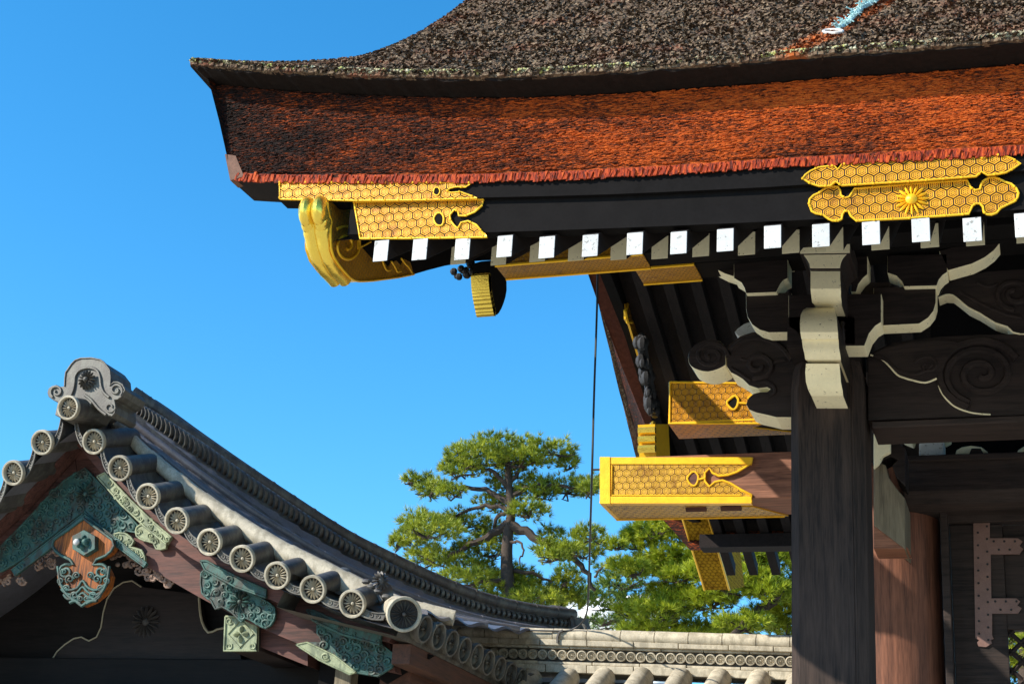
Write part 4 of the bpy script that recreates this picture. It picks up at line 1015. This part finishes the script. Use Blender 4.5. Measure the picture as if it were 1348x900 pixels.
# purlin end with a square copper cover
mb = MB(); mb.pprism([(298, 813), (338, 815), (337, 854), (296, 854)], 9.83, 1.6); pu = mb.build('purlin', M_BEAMX, tg, bevel=.006)
mb = MB(); sq = [(297, 811), (339, 813), (338, 856), (295, 856)]; mb.pprism(sq, 9.81, .03); mb.ptube(sq, 9.808, .010, 6, 0, closed=True)
mb.ptube([(317, 815), (334, 834), (316, 852), (300, 834)], 9.808, .007, 6, 0, closed=True)
mb.flower(P(317, 834, 9.806), (0, -1, 0), .062, 4, .01, .03, .7, 0); 
for a, b in ((302, 817), (332, 818), (301, 850), (332, 850)): mb.ptube(spiral(a, b, 5, 1.5, 1.1, a, 1, 10), 9.808, .006, 5, 0)
mb.build('copper_cover', M_COPPERLIT, pu, uv=False)
mb = MB(); mb.pprism([(340, 818), (405, 846), (405, 876), (340, 850)], 9.9, .5); mb.build('boat_shaped_arm', M_REDW, tg)

# gable pendant
gg = [(110, 682), (130, 697), (148, 710), (150, 718), (146, 725), (139, 731), (127, 736), (123, 743), (131, 741), (140, 746), (145, 757), (142, 771), (136, 780), (124, 790), (108, 797), (94, 790), (84, 781), (77, 769), (75, 757), (80, 746), (89, 741), (97, 743), (92, 736), (81, 731), (73, 725), (69, 718), (71, 710), (90, 697)]
mb = MB(); mb.pprism(gg, 9.64, .07); ge = mb.build('gable_pendant', M_ORANGEW, tg)
mb = MB()
mb.ptube(gg[:8] + spiral(133, 752, 10, 3, 1.25, -1.9, 1, 12), 9.635, .012, 6, 0); mb.ptube([gg[0]] + gg[:20:-1] + spiral(87, 752, 10, 3, 1.25, -1.2, -1, 12), 9.635, .012, 6, 0)
for k in range(3):
    mb.ptube([(78 + k * 3, 768 + k * 7), (90, 776 + k * 6), (102, 773 + k * 6), (109, 764 + k * 8), (116, 773 + k * 6), (128, 776 + k * 6), (142 - k * 4, 766 + k * 7)], 9.632, .011, 6, 0, sm=3)
mb.ptube([(92, 793), (100, 790), (108, 797), (116, 791), (128, 790)], 9.632, .014, 6, 0, sm=2)
for s_ in (1, -1):
    for a, b, q in ((18, 762, 6), (9, 757, 5), (26, 752, 4), (12, 783, 5), (22, 774, 5), (30, 764, 4), (4, 788, 4)):
        mb.ptube(spiral(110 + s_ * a, b, q, 1, 1.4, 1.0 if s_ > 0 else 2.1, -s_, 10), 9.628, .008, 5, 0)
    mb.ptube([(110 + s_ * 34, 745), (110 + s_ * 30, 768), (110 + s_ * 20, 784), (110 + s_ * 4, 794)], 9.63, .012, 6, 0, sm=3)
mb.build('copper_rim', M_COPPER, ge, uv=False)
mb = MB(); c = P(110, 713, 9.63)
mb.pprism([(110, 697), (125, 705), (125, 722), (110, 731), (95, 722), (95, 705)], 9.59, .06); mb.flower(P(110, 714, 9.59), (0, -1, 0), .06, 6, .01, .035, .9, 0); mb.ball(P(112, 713, 9.58), .028, 0, 10, 6)
hb = mb.build('hexagon_boss', M_COPPER, ge, uv=False, bevel=.008)
mb = MB(); mb.ball(P(100.5, 713, 9.55), .026, 0, 12, 8, (1, .7, 1)); mb.build('white_knob', M_WHITE, ge, uv=False)
# carved wooden foliage either side of the pendant
mb = MB(); rf = random.Random(5)
for cx, cy, w_, h_, n_ in ((172, 735, 26, 12, 26), (205, 752, 24, 10, 30), (160, 722, 12, 10, 10), (222, 764, 8, 5, 8), (48, 742, 26, 10, 26), (15, 760, 22, 9, 24), (62, 728, 14, 6, 10)):
    for _ in range(n_):
        a = rf.uniform(0, 6.28); q = math.sqrt(rf.random()); x, y = cx + w_ * q * math.cos(a), cy + h_ * q * math.sin(a) + (0 if cx > 110 else 0)
        if rf.random() < .5: mb.ball(P(x, y, 9.83 + rf.uniform(-.03, .03)), rf.uniform(.012, .024), 0, 7, 5)
        else: mb.ptube(spiral(x, y, rf.uniform(4, 7), 1, 1.2, rf.uniform(0, 6), rf.choice((1, -1)), 9), 9.82, .010, 5, 0)
mb.build('carved_foliage', plain('carved_bare_wood', (.24, .15, .11), .7, .35, 12, .3), tg, uv=False)

# recessed gable wall, frog-leg strut, beam, posts and body down to the ground
mb = MB(); mb.pprism([(-140, 780), (0, 700), (110, 640), (300, 770), (470, 868), (480, 1000), (-140, 1000)], 10.8, .12); M_SHADEW = wood('shaded_gable_wood', (.005, .004, .004), (.016, .012, .011), 'x', .7, .2)  # near-black wood: the shade under the gable is put into its colour
gw = mb.build('gable_wall', M_SHADEW, tg, uv=False)
mb = MB(); fl2 = [(67, 870), (75, 857), (85, 848), (97, 840), (107, 838), (117, 843), (127, 838), (133, 825), (136, 805), (141, 788), (150, 774), (162, 766), (174, 764), (186, 772), (230, 778), (262, 783), (263, 800), (266, 818), (275, 830), (285, 830), (300, 826), (310, 834), (318, 870)]
mb.pprism(fl2, 10.68, .08, 0, 0); mb.ptube(fl2[:14], 10.675, .007, 5, 1); mb.ptube([(262, 783), (263, 800), (266, 818), (274, 832), (286, 828), (296, 826)], 10.675, .010, 5, 1, sm=2)
fs = mb.build('frog_leg_strut', [M_DARK, plain('worn_pale_edge', (.36, .30, .20), .7)], tg, uv=False)
mb = MB(); mb.flower(P(192, 818, 10.67), (0, -1, -.1), .13, 16, .03, .03, .8, 0); mb.ball(P(192, 818, 10.67), .035, 0, 10, 6, (1, .5, 1)); mb.build('chrysanthemum', plain('grey_carved_wood', (.05, .042, .038), .6), fs, uv=False)
mb = MB(); a, b = P(-140, 905, 10.6), P(446, 868, 10.6); mb.box((a.x, 10.60, a.z), (b.x, 10.78, b.z)); mb.build('cross_beam', M_SHADEW, tg, bevel=.01)
pb = P(454, 880, 10.0)
mb = MB(); mb.box((pb.x - .065, 9.98, GZ), (pb.x + .065, 10.1, pb.z)); po = mb.build('post', M_GREEN, tg, bevel=.006)
copy_tree(po, (-4.6, 0, 0))
mb = MB(); mb.box((-9.6, 10.2, GZ), (pb.x - .1, 10.35, b.z - .3)); mb.build('lower_wall', M_DARK, tg, uv=False)

# ------------------------------------------------------------------ tile-topped wall between the two gates
wl = thing('roofed_wall', (-3.0, 12.3, GZ), 'pale tile-topped wall running behind the gate pillar, ridge set with small crest discs', 'wall')
YW2 = 12.2
xl_, xr_ = 596., 1120.
def wy(yl, yr): return lambda x: yl + (yr - yl) * (x - 640) / 397.
def wcourse(name, t, b_, dy, step, mat, gap=.8, seed=0, dep=.3):
    ft, fb = wy(*t), wy(*b_); mb = MB(); x = xl_ - (seed * 13 % 20); r_ = random.Random(seed)
    while x < xr_:
        x2 = x + step * r_.uniform(.9, 1.1); j = r_.uniform(-.4, .4); e = r_.uniform(-.008, .008)
        mb.pprism([(x + gap / 2, ft(x) + j), (x2 - gap / 2, ft(x2) + j), (x2 - gap / 2, fb(x2) + .3), (x + gap / 2, fb(x) + .3)], YW2 + dy + e, dep); x = x2
    return mb.build(name, mat, wl, uv=False, bevel=.006)
mb = MB(); f = wy(833.5, 845.5); x = xl_
while x < xr_:
    x2 = x + 44.5; a, b = P(x + .6, f(x), YW2), P(x2 - .6, f(x2), YW2 + .004); mb.tube([a, b], [.062, .060], 14, 0)
    x = x2
for x in (603, 737): 
    q = cr([(x - 3, f(x) + 9), (x - 3, f(x) + 2), (x, f(x) - 5), (x + 4, f(x) - 7)], 3); mb.ptube([tuple(p) for p in q], YW2 - .07, .012, 6, 1)
mb.build('ridge_cap', [M_TILEP, M_TILED], wl, uv=False)
wcourse('ridge_course', (838, 851), (846, 857), -.06, 60, M_TILEP, seed=2); wcourse('ridge_course', (846, 857), (850, 861), -.03, 60, M_TILEP, seed=3)
mb = MB(); mb.pprism([(xl_, wy(849, 860)(xl_)), (xr_, wy(849, 860)(xr_)), (xr_, wy(868, 881)(xr_)), (xl_, wy(868, 881)(xl_))], YW2 + .02, .25); mb.build('ridge_bed', M_TILED, wl, uv=False)
fd = wy(858.5, 870); c0 = P(612, fd(612), YW2 - .02); r = .041
mb = MB(); mb.lathe([(r, -.05), (r, .012), (.80 * r, .014), (.74 * r, .0), (0, .0)], c0, (0, -1, -.2), 20, 0); mb.flower(c0, (0, -1, -.2), .7 * r, 12, .15 * r, .012, .62, 0); mb.ball(c0, .2 * r, 0, 8, 5)
sd = mb.build('crest_disc', M_TILEP, wl, uv=False, origin=c0); x = 612 + 12.75
while x < 1110: copy_tree(sd, P(x, fd(x), YW2 - .02) - c0); x += 12.75 + (x - 612) * .0012
wcourse('ridge_course', (867, 879), (871, 883), -.04, 66, M_TILEP, seed=4); wcourse('ridge_course', (871, 883), (881, 894), -.10, 60, M_TILEP, seed=5)
dn = Vector((0, -1.0, -.52))
c1 = P(700, 893, YW2 - .12)
mb = MB(); rr_ = .092
mb.tube([c1 + Vector((0, .06, -.03)), c1, c1 + dn * .5, c1 + dn], [rr_ * .8, rr_, rr_, rr_], 16, 0); mb.lathe(disc_prof(rr_), c1 + dn, dn, 20, 0)
wr = mb.build('roof_roll', M_TILEP, wl, uv=False, origin=c1)
for a, b in ((648, 893), (749, 892.5), (796, 892), (846, 892), (897, 892.5), (948, 893.5), (1000, 895), (1052, 897), (1104, 899)): copy_tree(wr, P(a, b, YW2 - .12) - c1)
a, b = P(596, 893, YW2), P(1120, 900, YW2)
mb = MB()
mb.grid([[(x, YW2 + .1, a.z + .0), (x, YW2 - .1, a.z - .05), (x, YW2 - 1.15, a.z - .60), (x, YW2 - 1.15, a.z - .66), (x, YW2, a.z - .3), (x, YW2 + 1.4, a.z - .66), (x, YW2 + 1.4, a.z - .6), (x, YW2 + .3, a.z)] for x in (a.x, (a.x + b.x) / 2, b.x)], 0, False)
mb.build('roof_pan_tiles', M_TILE, wl, uv=False)
mb = MB(); mb.box((a.x, YW2 - .3, GZ), (b.x, YW2 + .4, a.z - .35)); mb.build('wall_body', M_PLASTER, wl, uv=False)

# ------------------------------------------------------------------ pines beyond the wall
def tuft(mb, c, up, rad, n, rn, mat=0):
    up = up.normalized(); u = up.orthogonal().normalized(); v = up.cross(u)
    for _ in range(n):
        a = rn.uniform(0, 6.283); e = rn.uniform(.05, 1.25)
        d = (up * math.cos(e) + (u * math.cos(a) + v * math.sin(a)) * math.sin(e)); L = rad * rn.uniform(.65, 1.1)
        sd_ = d.cross(Vector((rn.uniform(-1, 1), rn.uniform(-1, 1), rn.uniform(-1, 1)))).normalized() * (rad * .050)
        mb.add([c - sd_, c + sd_, c + d * L], [(0, 1, 2)], mat)
def pine(label, trunk, tr, Y, pads, limbs, seed, needle, s=1., dens=1.):
    rn = random.Random(seed)
    t3 = [P(a, b, Y) for a, b in cr(trunk, 4)]
    base = P(*trunk[0], Y); root = thing('pine_tree', (base.x, Y, GZ), label, 'tree', 'pines beyond the wall')
    mb = MB(); t3 = [Vector((base.x - .15, Y, GZ)), Vector((base.x - .05, Y, lerp(GZ, base.z, .6)))] + t3
    mb.tube(t3, [lerp(tr * 1.35, tr * .35, (i / (len(t3) - 1)) ** .8) for i in range(len(t3))], 10, 0)
    for pts, r0 in limbs:
        q = cr(pts, 4); dz = rn.uniform(-1.0, 1.0)
        L3 = [P(p.x, p.y, Y + dz * i / len(q)) for i, p in enumerate(q)]
        L3 = [p + Vector((rn.uniform(-.03, .03), 0, rn.uniform(-.03, .03))) for p in L3]
        mb.tube(L3, [lerp(r0, r0 * .35, i / (len(L3) - 1)) for i in range(len(L3))], 7, 0)
    crown = MB()
    for cx, cy, rx, ry_ in pads:
        c = P(cx, cy, Y); k = (P(cx + 1, cy, Y) - c).length; dz = rn.uniform(-.9, .9)
        n = int(rx * ry_ * .27 * dens) + 9
        # twig fan from the pad's underside
        hub = P(cx + rn.uniform(-.3, .3) * rx, cy + .55 * ry_, Y) + Vector((0, dz, 0))
        for _ in range(int(3 + rx * .10)):
            a = rn.uniform(0, 6.28); e = hub + Vector((math.cos(a) * rx * k * .8, math.sin(a) * rx * k * .6, rn.uniform(-.1, .8) * ry_ * k))
            m_ = hub.lerp(e, .5) + Vector((rn.uniform(-.1, .1), 0, rn.uniform(-.12, .05)))
            mb.tube([hub, m_, e], [.022, .014, .006], 5, 0)
        for _ in range(n):
            a = rn.uniform(0, 6.28); q = math.sqrt(rn.random()) * 1.05; h = rn.gauss(.1, .5)
            h = max(-1.1, min(1.15, h)) * math.sqrt(max(.15, 1.1 - q * q))
            off_ = Vector((math.cos(a) * q * rx * k, math.sin(a) * q * rx * k * .75 + dz, h * ry_ * k))
            up = Vector((math.cos(a) * q * .9, math.sin(a) * q * .9, .75 + .3 * h)) + Vector((rn.gauss(0, .25), rn.gauss(0, .25), rn.gauss(0, .25)))
            tuft(crown, c + off_, up, rn.uniform(.10, .175) * s, 22, rn)
    mb.build('trunk', M_PINEBARK, root, uv=False)
    crown.build('crown', needle, root, uv=False, recalc=False)
pads = [(660, 585, 42, 16), (615, 596, 30, 14), (648, 606, 55, 15), (600, 612, 26, 13), (722, 590, 32, 14), (742, 603, 14, 14), (690, 608, 38, 15), (667, 625, 36, 15), (618, 625, 24, 9),
        (558, 634, 26, 16), (540, 628, 14, 9), (575, 648, 18, 10), (640, 648, 32, 12), (612, 660, 18, 10), (735, 633, 38, 14), (705, 645, 28, 12), (770, 636, 22, 15), (786, 655, 9, 10), (700, 676, 26, 14), (712, 690, 14, 9),
        (600, 678, 34, 16), (562, 692, 34, 18), (632, 688, 30, 16), (528, 700, 20, 16), (518, 712, 11, 10), (545, 715, 26, 14), (590, 712, 38, 18), (625, 718, 34, 16), (560, 732, 30, 12), (600, 740, 34, 15), (640, 745, 40, 18), (665, 756, 34, 18), (620, 768, 34, 16), (650, 778, 40, 16), (690, 770, 34, 20), (720, 775, 30, 22), (700, 790, 40, 14), (735, 755, 18, 10),
        (750, 718, 34, 17), (785, 712, 20, 14), (730, 730, 20, 14), (745, 745, 22, 11), (768, 735, 16, 9)]
limbs = [([(668, 690), (640, 706), (610, 722), (590, 732)], .09), ([(670, 690), (690, 700), (715, 712), (745, 726), (770, 750), (782, 775)], .10), ([(669, 660), (640, 645), (600, 641), (570, 645)], .06), ([(670, 655), (700, 640), (735, 640), (765, 642)], .06), ([(670, 640), (650, 622), (628, 614), (612, 618)], .05), ([(670, 640), (690, 615), (715, 600)], .05), ([(668, 675), (655, 680), (648, 700), (640, 712)], .05), ([(668, 670), (640, 665), (610, 675), (575, 690)], .05), ([(668, 715), (685, 712), (688, 730), (683, 740)], .03), ([(668, 760), (640, 765), (610, 770)], .05), ([(668, 750), (700, 755), (725, 765)], .05)]
pine('pine left of the hanging cable, layered pads around a bare upper trunk', [(676, 850), (672, 800), (668, 760), (667, 730), (669, 700), (673, 675), (671, 650), (669, 628), (668, 600), (664, 588)], .125, 26., pads, limbs, 11, M_NEEDLE)
pads2 = [(845, 712, 26, 18), (880, 705, 32, 16), (915, 712, 28, 16), (850, 738, 34, 18), (895, 735, 36, 16), (930, 740, 20, 14), (838, 760, 26, 14), (870, 768, 28, 14), (835, 705, 16, 12), (868, 692, 22, 10), (905, 765, 28, 14), (940, 765, 26, 14), (900, 790, 40, 18), (940, 795, 36, 18), (870, 812, 36, 16), (920, 820, 44, 16), (975, 780, 34, 20), (1005, 770, 30, 18), (1025, 745, 26, 18), (1020, 790, 30, 18), (1030, 820, 30, 14), (845, 825, 30, 12), (960, 820, 30, 12), (995, 800, 22, 12), (1060, 780, 40, 30), (1080, 740, 40, 26), (820, 728, 14, 9), (860, 835, 40, 12), (920, 838, 40, 10), (985, 828, 34, 14), (1035, 800, 30, 22), (830, 800, 26, 14), (895, 748, 40, 18), (1000, 745, 26, 16), (955, 745, 24, 14)]
limbs2 = [([(945, 752), (915, 748), (890, 745), (870, 738)], .10), ([(1050, 770), (1010, 795), (985, 815), (960, 838)], .10), ([(985, 745), (960, 762), (945, 775)], .05), ([(1045, 700), (1000, 735), (960, 748), (930, 752)], .10)]
pine('bright pine behind the lower gold beam with thick leaning boughs', [(1075, 900), (1070, 860), (1062, 800), (1055, 750), (1050, 700), (1046, 660)], .20, 27., pads2, limbs2, 12, M_NEEDLEB, 1.15, 1.15)
pads3 = [(805, 745, 26, 14), (790, 770, 26, 14), (830, 775, 30, 14), (770, 790, 28, 14), (800, 800, 30, 14), (845, 795, 28, 14), (775, 815, 34, 12), (815, 822, 30, 10), (745, 805, 16, 12), (870, 775, 20, 12), (762, 762, 16, 9), (880, 800, 24, 12)]
limbs3 = [([(888, 770), (860, 768), (830, 770), (800, 772)], .045), ([(888, 800), (850, 800), (810, 806)], .045), ([(888, 755), (850, 745), (815, 748)], .04), ([(782, 760), (795, 745), (812, 742)], .03)]
pine('dark thin-trunked pine in the gap between the two brighter pines', [(890, 880), (889, 840), (888, 800), (889, 760), (890, 735)], .10, 31., pads3, limbs3, 13, M_NEEDLED, 1.05, .8)
pine('pine glimpsed only through the door lattice', [(1350, 1000), (1352, 900), (1350, 850), (1346, 800)], .2, 30., [(1335, 830, 40, 26), (1345, 870, 46, 26), (1330, 905, 40, 24), (1390, 850, 46, 30), (1290, 880, 30, 20), (1395, 900, 40, 26), (1350, 800, 30, 20)], [([(1350, 870), (1320, 850)], .06)], 14, M_NEEDLE, 1.15)

# ------------------------------------------------------------------ cable, rope
mb = MB(); cp = [P(787, 335, 9.5), P(786, 400, 9.45), P(782, 520, 9.36), P(779.5, 614, 9.30), P(777, 700, 10.2), P(775, 770, 11.2), P(773, 803, 11.9), P(765, 820, 12.1), P(750, 829, 12.15), P(735, 830, 12.13), P(690, 829, 12.12)]
mb.tube(cr(cp, 6), .0078, 6, 0)
cab = mb.build('cable', M_CABLE, None, uv=False, origin=cp[-1]); cab['label'] = 'thin black cable hanging from the roof past the gold beam to the wall'; cab['category'] = 'cable'
rp_ = [on_roof(1104 + t * 56, 42 - t * 44 + 2 * math.sin(t * 9)) + Vector((0, -.015, .018)) for t in [k / 24. for k in range(25)]]
mb = MB()
for ph in (0, 2.09, 4.19):
    q = []
    for i in range(161):
        p = samp(rp_, i / 160.); a = i * .62 + ph; q.append(p + Vector((math.cos(a), 0, math.sin(a))) * .009)
    mb.tube(q, .0095, 6, 0)
rn = random.Random(8)
for _ in range(150):
    p = samp(rp_, rn.random()); d = Vector((rn.uniform(-1, 1), rn.uniform(-1, .3), rn.uniform(0, 1))) * .05; mb.tube([p, p + d * .6, p + d + Vector((0, 0, -.015))], .0035, 4, 0)
rope = mb.build('rope', plain('faded_teal_rope', (.38, .60, .60), .85, .3, 25, .4), None, uv=False, origin=rp_[0]); rope['label'] = 'frayed pale teal rope lying on the bark roof above its edge'; rope['category'] = 'rope'
mb = MB(); ring = []
for k in range(25):
    a = k / 24. * 6.283; ring.append(on_roof(1097 + 13 * math.cos(a), 47 - 2.2 * math.sin(a)) + Vector((0, -.01, .02)))
mb.tube(ring, .008, 6, 0); mb.build('rope_ring', plain('grey_ring', (.55, .53, .50), .5), rope, uv=False)

# ------------------------------------------------------------------ a small bright cloud low behind the trees
mb = MB(); rn = random.Random(21)
for _ in range(60):
    x, y = rn.gauss(785, 45), rn.uniform(785, 900); 
    if y < 770 + abs(x - 785) * .5: continue
    mb.ball(P(x, y, 900 + rn.uniform(-20, 20)), rn.uniform(6, 13), 0, 14, 9, (1.2, 1, .8))
cl = mb.build('cloud', plain('white_cloud', (.9, .9, .9), 1, .03, .05, 0), None, uv=False); cl['kind'] = 'structure'
